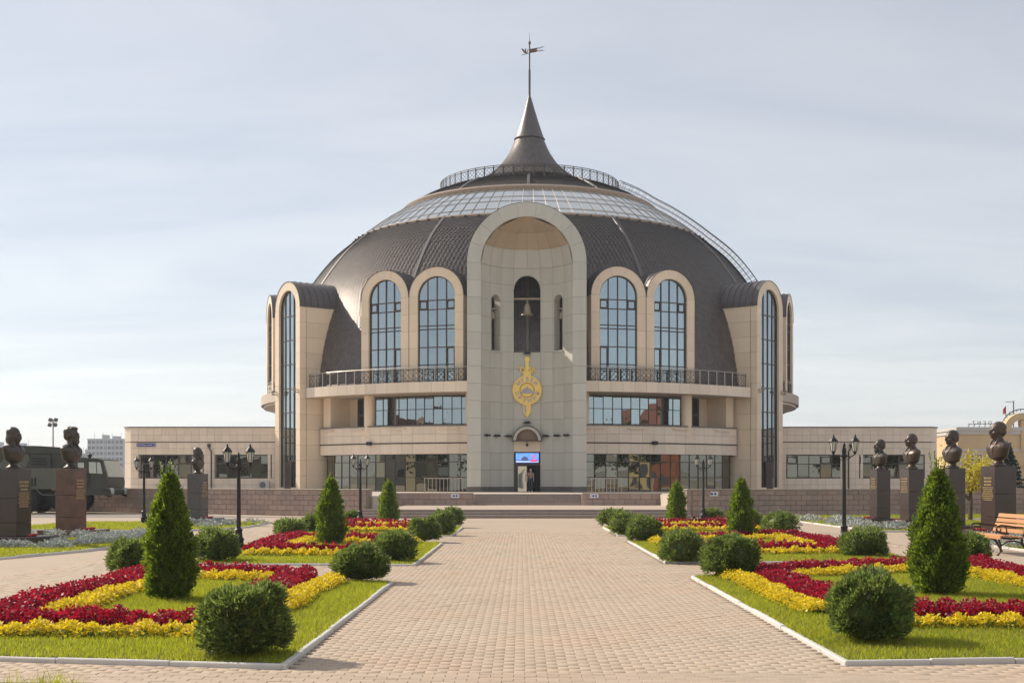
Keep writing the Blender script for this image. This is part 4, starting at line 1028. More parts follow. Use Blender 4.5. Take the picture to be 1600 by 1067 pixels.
# (bed, red strips, yellow strips, leaf size, density)
def bed_set(bed, red, yel, w, h, dens, ls, lab, seed):
    flowers(bed, 'red', red, w*1.15, h*1.1, dens, ls, f'crimson foliage flowers planted in a strip in the {lab}', seed)
    flowers(bed, 'yellow', yel, w*.85, h*.85, dens, ls*.85, f'yellow flowers planted in a strip in the {lab}', seed+20)
bed_set('L1', [line((-7.0, 15.3), (-3.9, 15.0)), line((-3.85, 16.9), (-3.8, 22.0)), line((-3.7, 22.7), (-6.4, 23.7)), line((-6.65, 23.6), (-6.55, 15.4))],
        [line((-7.0, 14.35), (-3.5, 14.1)), line((-3.25, 16.6), (-3.2, 21.9)), line((-4.2, 21.8), (-6.0, 22.6)), line((-6.05, 22.6), (-5.95, 16.2))], .52, .205, 4200, .044, 'nearest left bed', 100)
bed_set('R1', [line((4.6, 16.1), (9.4, 15.9)), line((4.35, 17.0), (4.3, 23.3)), line((4.4, 23.9), (9.3, 25.9)), line((8.9, 25.4), (8.9, 16.3))],
        [line((4.4, 15.1), (9.5, 14.9)), line((3.8, 16.4), (3.75, 23.2)), line((4.9, 22.9), (8.3, 24.5)), line((8.2, 24.2), (8.2, 16.9))], .52, .205, 4200, .044, 'nearest right bed', 200)
bed_set('L2', [line((-6.4, 31.2), (-3.4, 30.8)), line((-3.7, 31.0), (-3.6, 36.0)), line((-3.7, 36.4), (-6.6, 37.7)), line((-6.75, 37.5), (-6.5, 31.2))],
        [line((-6.4, 29.5), (-3.2, 29.2)), line((-3.1, 30.8), (-3.0, 35.8)), line((-4.2, 35.2), (-6.0, 36.2)), line((-6.1, 36.2), (-5.8, 32.4))], .54, .21, 1900, .064, 'second left bed', 300)
bed_set('R2', [line((4.3, 31.6), (8.3, 31.9)), line((4.4, 31.6), (4.4, 37.0)), line((4.4, 37.4), (8.2, 39.5)), line((8.2, 39.2), (8.1, 31.6))],
        [line((4.2, 29.9), (8.3, 30.2)), line((3.8, 31.5), (3.8, 37.0)), line((5.0, 36.3), (7.6, 37.8)), line((7.5, 37.8), (7.4, 32.8))], .54, .21, 1900, .064, 'second right bed', 400)
bed_set('L3', [line((-6.6, 45.2), (-3.4, 45.0)), line((-3.6, 45.2), (-3.5, 48.6)), line((-3.5, 49.0), (-6.9, 51.0)), line((-6.9, 50.6), (-6.6, 45.4))],
        [line((-6.6, 43.4), (-3.2, 43.2)), line((-3.0, 44.8), (-3.0, 48.4)), line((-4.0, 47.8), (-6.2, 49.2))], .55, .22, 1000, .085, 'third left bed', 500)
bed_set('R3', [line((4.4, 45.4), (8.3, 45.8)), line((4.3, 45.5), (4.3, 49.0)), line((4.3, 49.4), (8.4, 51.9)), line((8.3, 51.5), (8.2, 46.0))],
        [line((4.2, 43.7), (8.3, 44.2)), line((3.8, 45.2), (3.8, 48.8)), line((4.9, 48.2), (7.6, 49.8))], .55, .22, 1000, .085, 'third right bed', 600)
def silver(pts, label, ls, n):
    V = []; F = []; nb = 0
    for (x, y, r, h) in pts:
        k = int(n*r*r*5); a = RNG.uniform(0, 2*np.pi, k); rr = r*np.sqrt(RNG.random(k)); z = .03+h*np.sqrt(np.clip(1-(rr/r)**2, 0, 1))*RNG.random(k)**.4
        p = np.stack([x+rr*np.cos(a), y+rr*np.sin(a)*.9, z], 1); d = unit(np.stack([np.cos(a)*rr/r+RNG.normal(0, .6, k), np.sin(a)*rr/r+RNG.normal(0, .6, k), .5+RNG.normal(0, .4, k)], 1))
        v, f = leaf_arrays(p, d, ls*RNG.uniform(.6, 1.3, k), ls*.4); V.append(v); F.append(f+nb); nb += len(v)
    o = np_mesh('silver_groundcover', np.concatenate(V), np.concatenate(F), M_SILV); tag(o, label, 'groundcover', kind='stuff')
def strew(a, b, n, r=.28, h=.24, sp=.3):
    a, b = np.array(a), np.array(b); return [(*(a+(b-a)*(i+.5)/n+RNG.normal(0, sp, 2)), r*RNG.uniform(.7, 1.3), h*RNG.uniform(.7, 1.3)) for i in range(n)]
silver(strew((-15.6, 33.0), (-11.9, 32.6), 16)+strew((-12.2, 33.4), (-11.2, 36.4), 14)+strew((-12.6, 36.8), (-10.9, 35.6), 9), 'silvery groundcover plants around the nearest left bust', .075, 520)
silver(strew((-14.6, 38.2), (-11.4, 38.0), 16)+strew((-12.2, 39.2), (-11.5, 40.6), 8), 'silvery groundcover plants before the red granite pedestal on the left', .08, 480)
silver(strew((-13.8, 51.0), (-10.9, 51.4), 14)+strew((-12, 47.5), (-11.2, 49.5), 5), 'silvery groundcover plants around the grey pedestal on the left', .10, 300)
silver(strew((12.9, 31.0), (14.6, 31.4), 10)+strew((13.2, 33.0), (13.5, 38.0), 14)+strew((14.0, 37.6), (15.8, 38.0), 6), 'silvery groundcover plants behind the bench', .08, 480)
silver(strew((12.8, 45.8), (14.6, 46.2), 12)+strew((12.6, 47.0), (12.8, 52.0), 10), 'silvery groundcover plants before the second right bust', .10, 320)
silver(strew((12.5, 53.5), (14.6, 55.0), 12)+strew((12.4, 55.6), (13.0, 56.6), 4), 'silvery groundcover plants before the farthest right bust', .11, 260)

# ================================================================== SHRUBS
def sprays(cen, dirs, per, spread, ln, wd, rg, fan=.7):
    """flat fans of short scale-leaf twigs"""
    n = len(cen); p = np.repeat(cen, per, 0); d0 = np.repeat(dirs, per, 0); k = len(p)
    side = np.repeat(unit(np.cross(dirs, rg.normal(size=(n, 3)))), per, 0)
    t = rg.uniform(-1, 1, (k, 1)); d = unit(d0+side*t*fan+rg.normal(0, .15, (k, 3)))
    pos = p+side*t*spread*.35+d0*rg.uniform(-.2, .8, (k, 1))*spread*.5+rg.normal(0, spread*.12, (k, 3))
    l = ln*rg.uniform(.5, 1.2, k)*(1-.35*np.abs(t[:, 0]))
    return leaf_arrays(pos, d, l, wd*rg.uniform(.7, 1.3, k), .15)
def lump(v, rg_seed):
    r = np.random.default_rng(rg_seed); s = np.ones(len(v))
    for _ in range(7):
        k = unit(r.normal(size=(1, 3)))[0]; s += .05*np.cos(v@k*r.uniform(4, 10)+r.uniform(0, 6))
    return s
def bush_mesh(w, h, n, per, ln, seed):
    rg = np.random.default_rng(seed); v = unit(rg.normal(size=(n, 3))); v[:, 2] = np.abs(v[:, 2])*1.45-.62; v = unit(v)
    s = lump(v, seed)
    deep = rg.random(n) < .35; rad = np.where(deep, rg.uniform(.60, .85, n), rg.uniform(.84, 1.0, n))*s
    q = np.sign(v)*np.abs(v)**.72; q = q/np.linalg.norm(q, axis=1, keepdims=True)**.75
    c = q*rad[:, None]*np.array([w/2, w/2, h*.56])*.90; c[:, 2] += h*.44; c[:, 2] = np.maximum(c[:, 2], .05)
    d = unit(v+np.array([0, 0, .6])+rg.normal(0, .36, (n, 3)))
    return sprays(c, d, per, ln*1.6, ln, ln*.26, rg)
def thuja_r(t): return np.interp(t, [0, .06, .2, .38, .6, .8, .93, 1], [.72, .90, 1, .95, .76, .46, .20, .04])
def thuja_mesh(w, h, n, per, ln, seed, wisp):
    rg = np.random.default_rng(seed); t = rg.random(n)**1.15*.99; a = rg.uniform(0, 2*np.pi, n)
    bump = 1+.11*np.sin(a*3+t*9+seed)+.11*np.sin(a*5-t*17+seed*2)+.09*np.sin(a*9+t*31+seed)
    r = thuja_r(t)*w/2*bump*np.where(rg.random(n) < .3, rg.uniform(.6, .85, n), rg.uniform(.86, 1.02, n))
    c = np.stack([r*np.cos(a), r*np.sin(a), .06+t*h*.97], 1)
    d = unit(np.stack([np.cos(a)*.55, np.sin(a)*.55, np.full(n, .9)], 1)+rg.normal(0, .22, (n, 3)))
    v, f = sprays(c, d, per, ln*1.7, ln, ln*.30, rg)
    V = [v]; F = [f]; nb = len(v)
    for i in range(wisp):                      # thin leader shoots
        b = rg.normal(0, .045, 2)*w; L = rg.uniform(.10, .26)*h; k = 46
        tt = rg.random(k); base = np.stack([b[0]+tt*b[0]*.6, b[1]+tt*b[1]*.6, h*rg.uniform(.86, .95)+tt*L], 1)
        dd = unit(np.stack([rg.normal(0, .35, k), rg.normal(0, .35, k), np.ones(k)], 1)); v2, f2 = leaf_arrays(base, dd, ln*.95*(1.2-.7*tt), ln*.20); V.append(v2); F.append(f2+nb); nb += len(v2)
    return np.concatenate(V), np.concatenate(F)
def core_obj(prof, n, m, parent, name):
    return MB().lathe(prof, n, caps=False).build(name, m, parent, 'all')
def bush(x, y, w, h, lab, seed, near):
    g = empty('globe_shrub', (x, y, .02), random.uniform(0, 6)); tag(g, lab, 'shrub', 'clipped globe shrubs edging the beds')
    n, per, ln = {2: (1500, 15, .070), 1: (700, 12, .095), 0: (320, 10, .13)}[near]
    v, f = bush_mesh(w, h, n, per, ln, seed); np_mesh('foliage', v, f, M_BUSH, g)
    core_obj([(0, .03)]+[(w*.36*math.sin(math.pi*(.12+.88*k/8))**.6, h*.46-h*.41*math.cos(math.pi*(.12+.88*k/8))) for k in range(9)], 18, M_BUSH, g, 'inner_foliage')
    MB().tube([(0, 0, -.02), (0, 0, h*.5)], [.035, .02], 7).build('stem', M_BARK, g)
def thuja(x, y, w, h, lab, seed, near, wisp):
    g = empty('thuja_tree', (x, y, .02)); tag(g, lab, 'tree', 'columnar thujas in the beds')
    n, per, ln = {2: (2300, 15, .075), 1: (1000, 12, .10), 0: (520, 10, .13)}[near]
    v, f = thuja_mesh(w, h, n, per, ln, seed, wisp); np_mesh('crown', v, f, M_THUJA, g)
    core_obj([(0, .06)]+[(float(thuja_r(t))*w*.37, .07+t*h*.9) for t in np.linspace(0, 1, 10)], 16, M_THUJA, g, 'inner_foliage')
    MB().tube([(0, 0, -.02), (0, 0, h*.8)], [.045, .015], 7).build('trunk', M_BARK, g)
def at(px, py): Y = 3500/(py-752); return (px-815)/2000*Y, Y
BU = [(370, 1035, 918, 140, 2, 'large globe shrub at the front corner of the nearest left bed'), (560, 912, 855, 85, 2, 'globe shrub at the far avenue corner of the nearest left bed'),
      (197, 898, 848, 62, 1, 'globe shrub at the outer far corner of the nearest left bed'), (333, 880, 828, 68, 1, 'globe shrub beside the lamp at the second left bed'),
      (615, 880, 832, 65, 1, 'globe shrub at the near avenue corner of the second left bed'), (450, 840, 815, 48, 0, 'globe shrub at the outer far corner of the second left bed'),
      (662, 848, 810, 52, 1, 'globe shrub at the far avenue corner of the second left bed'), (487, 833, 806, 30, 0, 'globe shrub half hidden behind the second left thuja'),
      (690, 837, 801, 38, 0, 'globe shrub at the near avenue corner of the third left bed'), (708, 824, 796, 28, 0, 'globe shrub at the far avenue corner of the third left bed'),
      (547, 818, 801, 22, 0, 'small globe shrub beside the far left lamp'),
      (1370, 1012, 897, 135, 2, 'large globe shrub at the front corner of the nearest right bed'), (1146, 906, 836, 92, 2, 'globe shrub at the far avenue corner of the nearest right bed'),
      (1068, 881, 832, 72, 1, 'globe shrub at the near avenue corner of the second right bed'), (1357, 873, 828, 78, 1, 'globe shrub beside the lamp at the second right bed'),
      (1008, 848, 808, 55, 1, 'globe shrub at the far avenue corner of the second right bed'), (977, 837, 803, 42, 0, 'globe shrub at the near avenue corner of the third right bed'),
      (957, 823, 797, 38, 0, 'globe shrub at the far avenue corner of the third right bed'), (1223, 838, 803, 56, 0, 'globe shrub at the outer far corner of the second right bed'),
      (1115, 815, 797, 30, 0, 'small globe shrub beside the far right lamp'), (1524, 884, 838, 56, 1, 'globe shrub in front of the wooden bench'),
      (1178, 827, 801, 24, 0, 'globe shrub half hidden behind the second right thuja')]
for i, (px, py, pt, pw, near, lab) in enumerate(BU):
    x, y = at(px, py); k = y/2000; bush(x, y+pw*k*.35, pw*k*1.0, (py-pt)*k*1.0, lab, 40+i, near)
TH = [(265, 940, 745, 80, 2, 8, 'tall columnar thuja in the nearest left bed'), (517, 852, 750, 47, 1, 3, 'columnar thuja in the second left bed'), (607, 819, 755, 31, 0, 2, 'columnar thuja in the third left bed'),
      (1465, 932, 738, 90, 2, 8, 'tall columnar thuja in the nearest right bed'), (1158, 842, 752, 43, 1, 3, 'columnar thuja in the second right bed'), (1057, 820, 757, 31, 0, 2, 'columnar thuja in the third right bed')]
for i, (px, py, pt, pw, near, ws, lab) in enumerate(TH):
    x, y = at(px, py); k = y/2000; thuja(x, y, pw*k*.82, (py-pt)*k*.98, lab, 80+i, near, ws)

# ================================================================== LAMPS
def make_lamp(H):
    g = empty('street_lamp')
    b = MB().lathe([(.17, 0), (.17, .06), (.13, .10), (.12, .26), (.145, .30), (.10, .36), (.085, .50), (.105, .54), (.07, .58)], 14).build('base', M_LAMP, g, True)
    k = H-.53
    MB().lathe([(.056, .55), (.046, k-.15), (.046, k-.15), (.075, k-.10), (.075, k-.04), (.05, k), (.065, k+.04), (.05, k+.14), (.03, k+.18), (.045, k+.22), (.012, k+.30), (0, k+.33)], 14, caps=False).build('post', M_LAMP, g, True)
    for s in (-1, 1):
        MB().tube([(s*.05, 0, k-.06), (s*.13, 0, k-.09), (s*.22, 0, k-.075), (s*.285, 0, k-.02), (s*.285, 0, k+.04)], .016, 7).tube([(s*.06, 0, k-.18), (s*.12, 0, k-.16), (s*.17, 0, k-.10)], .014, 6).lathe([(.02, k-.03), (.035, k+.0), (.05, k+.04), (.06, k+.06)], 6, M=Matrix.Translation((s*.285, 0, 0))).build('arm', M_LAMP, g)
        ln = empty('lantern', (s*.285, 0, k+.06), 0, g); ln.scale = (.68, .68, .70)
        MB().lathe([(.085, 0), (.145, .36)], 6, caps=False).build('glass', M_LAMPGL, ln)
        c = MB()
        for i in range(6):
            a = math.pi/3*i; c.tube([(.088*math.cos(a), .088*math.sin(a), 0), (.150*math.cos(a), .150*math.sin(a), .37)], .011, 4)
        c.lathe([(.185, .36), (.19, .385), (.13, .47), (.06, .54), (.035, .57), (.045, .60), (.01, .66)], 6).build('cap', M_LAMP, ln)
        MB().ellip((0, 0, .17), (.045, .045, .09), 10, 6).build('bulb', M_WHITE, ln)
    return g
LB = [(373, 860, 2.72, .1, 'black twin lantern street lamp beside the second left bed'), (1319, 853, 3.05, -.12, 'black twin lantern street lamp beside the second right bed'),
      (563, 819, 2.9, .3, 'black twin lantern lamp before the left block wall end'), (1099, 815, 2.95, -.3, 'black twin lantern lamp before the right block wall end'),
      (225, 819, 2.80, .25, 'black twin lantern lamp left of the tall near thuja'), (261, 802, 2.9, .2, 'distant black twin lantern lamp behind the tall near left thuja')]
for px, py, H, rz, lab in LB:
    x, y = at(px, py); g = make_lamp(H); g.location = (x, y, -.01); g.rotation_euler = (0, 0, rz); tag(g, lab, 'street lamp', 'black twin lantern lamps')

# ================================================================== BUSTS ON PEDESTALS
def bust_shape(v):
    b = MB()
    b.lathe([(.24, 0), (.24, .05), (.17, .09), (.13, .15), (.14, .26), (.2, .34)], 20)
    sec = [(.19, .12, .11, 0), (.22, .24, .16, 0), (.27, .335, .19, -.01), (.35, .385, .21, -.02), (.45, .43, .225, -.02), (.56, .475, .23, -.02), (.65, .48, .205, 0), (.71, .42, .17, .02), (.76, .27, .14, .03), (.80, .17, .13, .02), (.84, .13, .12, .0)]
    vs = []; fs = []; m_ = 24
    for z, rx, ry, yo in sec:
        for k in range(m_):
            t = 2*math.pi*k/m_; c, s_ = math.cos(t), math.sin(t)
            vs.append((rx*math.copysign(abs(c)**.8, c), yo+ry*math.copysign(abs(s_)**.8, s_), z))
    for i in range(len(sec)-1):
        for k in range(m_): fs.append((i*m_+k, i*m_+(k+1) % m_, (i+1)*m_+(k+1) % m_, (i+1)*m_+k))
    fs.append(tuple(range(m_-1, -1, -1))); fs.append(tuple(range((len(sec)-1)*m_, len(sec)*m_))); b.add(vs, fs)
    b.tube([(0, .04, .70), (0, .01, .82), (0, -.02, .97)], [.15, .125, .125], 14)
    hd = Matrix.Translation((0, -.03, 1.06)) @ Matrix.Scale(1.20, 4) @ Matrix.Rotation(v.get('turn', 0), 4, 'Z') @ Matrix.Rotation(v.get('nod', 0), 4, 'X')
    e = lambda c, r: b.ellip(c, r, M=hd)
    e((0, .02, .05), (.150, .195, .195)); e((0, -.06, -.06), (.118, .135, .14)); e((0, -.125, -.135), (.07, .06, .055))       # skull, face, chin
    e((0, -.205, -.02), (.026, .038, .050)); e((0, -.19, .02), (.02, .025, .05)); e((0, -.17, .055), (.105, .028, .022))        # nose, brow
    e((0, -.18, -.088), (.05, .022, .014)); e((0, -.176, -.108), (.042, .022, .014))                                            # lips
    for s in (-1, 1):
        e((s*.15, .01, -.01), (.022, .045, .062)); e((s*.085, -.12, -.035), (.045, .05, .05)); e((s*.055, -.168, .02), (.022, .016, .014))
    if v.get('hair', 1): e((0, .045, .10), (.165, .195, .165)); e((0, .11, .0), (.14, .12, .14))
    if v.get('quiff'): e((0, -.06, .19), (.13, .11, .06))
    if v.get('long'): e((0, .13, -.08), (.15, .10, .17)); e((.11, .06, -.08), (.06, .09, .15)); e((-.11, .06, -.08), (.06, .09, .15))
    if v.get('beard'): e((0, -.14, -.16), (.095, .075, .10)); e((0, -.09, -.12), (.125, .10, .09)); e((0, -.185, -.075), (.075, .03, .02))
    if v.get('mous'): e((0, -.195, -.072), (.07, .025, .018))
    # coat: lapels, collar, buttons
    for s in (-1, 1):
        b.tube([(s*.10, -.09, .84), (s*.15, -.165, .73), (s*.10, -.245, .58), (s*.02, -.245, .42)], [.028, .03, .03, .022], 8)
        if v.get('epaul'): b.ellip((s*.36, .0, .72), (.15, .12, .035)); b.ellip((s*.45, 0, .66), (.06, .11, .07))
    b.lathe([(.145, .78), (.160, .86), (.14, .87)], 18, M=Matrix.Translation((0, -.005, 0)))
    if v.get('medal'):
        for i in range(3): b.ellip((.20+.06*i, -.225+.02*i, .60), (.025, .02, .045))
    for i in range(3): b.ellip((0, -.25, .36+.08*i), (.016, .016, .016))
    return b
def pedestal_bust(x, y, hd, w, top, face, pm, bm, v, bh, label_p, label_b, lines, seed):
    """hd: direction the bust faces (rotation about z; 0 faces the camera)"""
    g = empty('pedestal', (x, y, 0), hd); tag(g, label_p, 'pedestal', 'granite bust pedestals')
    MB().box(-w*1.15, w*1.15, -w*1.35, w*1.05, 0, .26, bev=.012).build('plinth', pm, g)
    zc = .262; hs = [top*.30, top*.62, top]
    for i, z in enumerate(hs):
        MB().box(-w/2, w/2, -w/2, w/2, zc, z-.004, bev=.008).build('shaft_block', pm, g); zc = z
    b = MB(); rg = random.Random(seed); z = top-.34
    for i in range(lines):
        hgt = .055 if i < 3 else .028; L = w*(.30 if i < 3 else .38)*rg.uniform(.75, 1.05); xx = -L
        while xx < L:
            ww = rg.uniform(.03, .11); b.box(xx, min(xx+ww, L), -w/2-.006, -w/2+.002, z-hgt, z); xx += ww+.022
        z -= hgt+(.045 if i < 3 else .026)
    b.build('inscription', M_GOLDTXT, g)
    o = remeshed(bust_shape(v), 'bust', bm, .017); o.location = (x, y, top); o.rotation_euler = (0, 0, hd); o.scale = (bh/1.42,)*3
    tag(o, label_b, 'bust', 'bronze portrait busts')
    f = MB(); rg = random.Random(seed+3)
    for i in range(5):
        cx = rg.uniform(-.25, .25); cy = -w*.95+rg.uniform(-.1, .12)
        for k in range(6): f.ellip((cx+.035*math.cos(k), cy+.035*math.sin(k), .29+.02*(k % 2)), (.03, .03, .025), 7, 5)
        f.tube([(cx, cy, .27), (cx+.1, cy+.2, .27)], .008, 4)
    fo = f.build('carnations', mat('carnation_red', (.55, .03, .03), .6, var=.2), None, loc=(x, y, 0), rotz=hd)
    tag(fo, 'red carnations on the plinth of the '+label_p.replace(' of the right row', ' in the right row').replace('half behind the near right thuja', 'behind the near thuja'), 'flowers', 'carnations on the plinths')
LFT, RGT = R_(90-14), R_(-90+14)      # left row faces right (+x), right row faces left
def bp(px, py): return at(px, py)
BS = [((21, 852), LFT, .66, 2.10, M_PED, M_BRONZE, dict(hair=1, long=1, epaul=1, nod=.05, mous=1), 1.18, 'dark granite pedestal at the left picture edge', 'bronze bust with long hair at the left picture edge', 11),
      ((111, 840), LFT, .66, 2.15, M_PEDR, M_BRONZE, dict(hair=1, quiff=1, beard=1, nod=-.02), 1.36, 'reddish granite pedestal before the green truck', 'bronze bust of a bearded man before the green truck', 9),
      ((309, 819), LFT, .62, 2.07, M_PEDG, M_BRONZE, dict(hair=1, long=1, beard=1), 1.12, 'grey granite pedestal before the left wing drainpipe', 'dark bust on the grey pedestal before the left wing', 9),
      ((1375, 819), RGT, .60, 2.22, M_PED, M_BRONZE, dict(hair=1, beard=1, epaul=0, medal=1), 1.30, 'farthest brown granite pedestal of the right row', 'farthest bronze bust of the right row with pointed beard', 6),
      ((1425, 825), RGT, .64, 2.22, M_PED, M_BRONZE2, dict(hair=0, nod=-.08), 1.40, 'second farthest brown granite pedestal of the right row', 'brown bronze bald bust in the right row', 8),
      ((1488, 832), RGT, .62, 2.20, M_PED, M_BRONZE, dict(hair=1, medal=1, turn=.1), 1.36, 'brown granite pedestal half behind the near right thuja', 'bronze bust with narrow shoulders above the near right thuja', 7),
      ((1560, 841), RGT, .74, 2.22, M_PED, M_BRONZE2, dict(hair=1, medal=1, turn=-.1), 1.42, 'brown granite pedestal behind the bench', 'large bronze bust of a man in a suit behind the bench', 11)]
for i, (p, hd, w, top, pm, bm, v, bh, lp, lb, ln) in enumerate(BS):
    x, y = bp(*p); pedestal_bust(x, y, hd, w, top, 0, pm, bm, v, bh, lp, lb, ln, 70+i)

# ================================================================== BENCH
BN = empty('park_bench', (11.35, 31.3, -.01), 0); tag(BN, 'wooden slat park bench with scrolled iron arms at the right edge', 'bench')
for i in range(4): MB().box(.02+.135*i, .135+.135*i, -1.0, 1.0, .455-.012*i, .490-.012*i, bev=.008).build('seat_slat', M_WOOD, BN)
MB().box(-.022, .015, -1.0, 1.0, .385, .475, bev=.008).build('front_slat', M_WOOD, BN)
for i in range(4): 
    Mx = Matrix.Translation((.56+.045*i, 0, .56+.118*i)) @ Matrix.Rotation(R_(18), 4, 'Y'); MB().box(-.016, .016, -1.0, 1.0, -.05, .05, bev=.008, M=Mx).build('back_slat', M_WOOD, BN)
for s in (-1, 1):
    y = s*.86; e = MB()
    e.tube([(.02, y, .44), (.0, y, .36), (.05, y, .22), (.03, y, .08), (-.04, y, 0)], [.028, .03, .024, .024, .03], 8).tube([(.54, y, .42), (.56, y, .28), (.66, y, .1), (.72, y, 0)], [.028, .03, .024, .03], 8)
    e.tube([(.0, y, .43), (.28, y, .40), (.56, y, .42), (.66, y, .70), (.74, y, .99)], [.026, .024, .028, .024, .018], 8).tube([(.06, y, .24), (.2, y, .33), (.36, y, .35), (.5, y, .31), (.6, y, .22)], .018, 7)
    e.build('end_frame', M_IRON, BN, True)
    a = MB().tube([(.64, y, .66), (.42, y, .67), (.2, y, .70), (.06, y, .715), (-.03, y, .69), (-.06, y, .62), (-.02, y, .57), (.04, y, .58), (.05, y, .63), (.015, y, .645)], [.02, .022, .024, .024, .024, .022, .02, .018, .016, .014], 7).tube([(.16, y, .70), (.19, y, .58), (.16, y, .46)], .016, 6)
    a.build('arm_rest', M_IRON, BN, True)

# ================================================================== MISSILE TRUCK
TR = empty('military_truck', (-22.65, 71.6, 0)); tag(TR, 'olive green heavy military carrier truck parked behind the left busts', 'truck')
wh = 1.5   # half width
def side(poly, y0=-wh, y1=wh, M=None): return MB().slab_y(poly, y0, y1, M=M)
side([(-2.1, 1.15), (-.05, 1.2), (.0, 1.75), (-.35, 2.95), (-.65, 3.02), (-2.1, 3.06)], -wh, wh).build('cab', M_OLIVE, TR)
b = MB().slab_y([(-1.05, 2.2), (-.27, 2.16), (-.42, 2.82), (-1.05, 2.84)], -wh-.02, -wh+.03); b.build('side_window', M_CABGL, TR)
MB().slab_y([(-1.65, 2.5), (-1.32, 2.5), (-1.32, 2.78), (-1.65, 2.78)], -wh-.02, -wh+.03).build('small_window', M_CABGL, TR)
MB().hexa([(-.005, -1.3, 2.0), (-.005, 1.3, 2.0), (-.27, 1.3, 2.9), (-.27, -1.3, 2.9)], [(-.07, -1.3, 2.0), (-.07, 1.3, 2.0), (-.33, 1.3, 2.9), (-.33, -1.3, 2.9)]).build('windscreen', M_CABGL, TR)
b = MB()
for p in (((-1.08, 2.14), (-.22, 2.10), (-.22, 2.17), (-1.08, 2.21)), ((-1.1, 2.83), (-.36, 2.8), (-.38, 2.88), (-1.1, 2.9)), ((-1.12, 2.14), (-1.04, 2.14), (-1.04, 2.9), (-1.12, 2.9)), ((-.27, 2.1), (-.2, 2.1), (-.36, 2.86), (-.43, 2.86)), ((-.62, 2.2), (-.58, 2.2), (-.62, 2.82), (-.66, 2.82))): b.slab_y(list(p), -wh-.04, -wh+.02)
b.build('window_frame', M_OLIVE, TR)
side([(-2.2, 1.42), (-.98, 1.42), (-.98, 2.22), (-2.2, 2.22)], -wh-.03, -wh+.05).build('engine_cover', M_BLACK, TR)
b = MB()
for i in range(4):
    for j in range(2): b.box(-2.1+.3*i, -1.88+.3*i, -wh-.05, -wh-.02, 1.5+.36*j, 1.56+.36*j)
b.build('cover_latches', M_OLIVE, TR)
MB().box(-2.1, .05, -wh-.05, wh+.05, 1.0, 1.22).box(-.35, .12, -wh, wh, 1.0, 1.35, bev=.06).build('bumper', M_OLIVE, TR)
for s in (-1, 1):
    MB().lathe([(.0, .0), (.17, .02), (.2, .12), (.17, .26)], 16, M=Matrix.Translation((.22, s*1.2, 1.22)) @ Matrix.Rotation(R_(-90), 4, 'Y')).build('headlight', M_LAMPGL, TR, True)
    MB().tube([(-.2, s*1.45, 1.02), (.1, s*1.45, .93), (.2, s*1.45, .98)], .05, 6).build('tow_hook', M_BLACK, TR); MB().tube([(-1.5, s*1.55, 1.0), (-1.5, s*1.55, .72), (-1.0, s*1.55, .72), (-1.0, s*1.55, 1.0)], .02, 5).build('step_frame', M_BLACK, TR)
MB().ellip((-1.2, -.9, 3.18), (.13, .13, .12)).tube([(-1.2, -.9, 3.0), (-1.2, -.9, 3.15)], .07, 8).build('beacon', M_BLACK, TR)
MB().box(-12.2, -2.0, -.7, .7, .75, 1.25).build('chassis', M_BLACK, TR)
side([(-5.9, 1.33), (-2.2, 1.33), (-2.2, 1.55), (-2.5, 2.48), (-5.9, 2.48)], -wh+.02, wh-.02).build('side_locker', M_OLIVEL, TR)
b = MB()
for i in range(4): b.box(-4.55+.17*i, -4.45+.17*i, -wh-.005, -wh+.03, 1.5, 1.95)
b.build('vent_slots', M_BLACK, TR)
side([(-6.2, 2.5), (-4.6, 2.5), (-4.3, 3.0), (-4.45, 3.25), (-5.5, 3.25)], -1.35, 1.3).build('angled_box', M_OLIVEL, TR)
side([(-4.55, 2.5), (-3.2, 2.5), (-3.2, 3.2), (-4.25, 3.2)], -1.40, 1.35).build('louvre_box', M_OLIVE, TR)
b = MB()
for i in range(3): b.box(-4.2, -3.4, -1.45, -1.39, 2.65+.16*i, 2.72+.16*i)
b.build('louvre', M_BLACK, TR)
side([(-12.2, 2.3), (-2.1, 2.3), (-2.1, 2.95), (-2.6, 3.2), (-2.6, 3.62), (-3.8, 3.70), (-5.4, 3.72), (-6.0, 3.62), (-12.2, 3.55)], -1.2, 1.2).build('launcher_body', M_OLIVE, TR)
b = MB().box(-4.4, -3.5, -1.24, -1.19, 3.28, 3.62).tube([(-12, -1.22, 3.3), (-2.7, -1.22, 3.3)], .04, 6).box(-2.7, -2.1, -1.3, 1.3, 2.95, 3.1); b.build('body_fittings', M_OLIVE, TR)
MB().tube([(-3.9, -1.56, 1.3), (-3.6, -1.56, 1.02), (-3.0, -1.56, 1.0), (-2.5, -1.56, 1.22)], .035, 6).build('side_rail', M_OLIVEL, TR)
tm_ = MB().lathe([(.34, -.24), (.62, -.25), (.72, -.2), (.74, 0), (.72, .2), (.62, .25), (.34, .24)], 28, M=Matrix.Rotation(R_(90), 4, 'X'))
for k in range(28):
    a = 2*math.pi*k/28; Mx = Matrix.Rotation(-a, 4, 'Y') @ Matrix.Translation((.735, 0, 0)); tm_.box(-.02, .03, -.22, -.02, -.035, .035, M=Mx).box(-.02, .03, .02, .22, -.07, .0, M=Mx)
tyre = tm_.mesh('tyre', M_RUBBER); rim = MB().lathe([(0, -.12), (.16, -.18), (.2, -.1), (.35, -.06), (.36, .2), (0, .2)], 20, M=Matrix.Rotation(R_(90), 4, 'X')).mesh('rim', M_OLIVE)
for xw in (-2.45, -4.65, -8.9, -11.1):
    for s in (-1, 1):
        w_ = empty('wheel', (xw, s*1.18, .75), R_(180) if s > 0 else 0, TR); obj('tyre', tyre, w_); obj('rim', rim, w_)

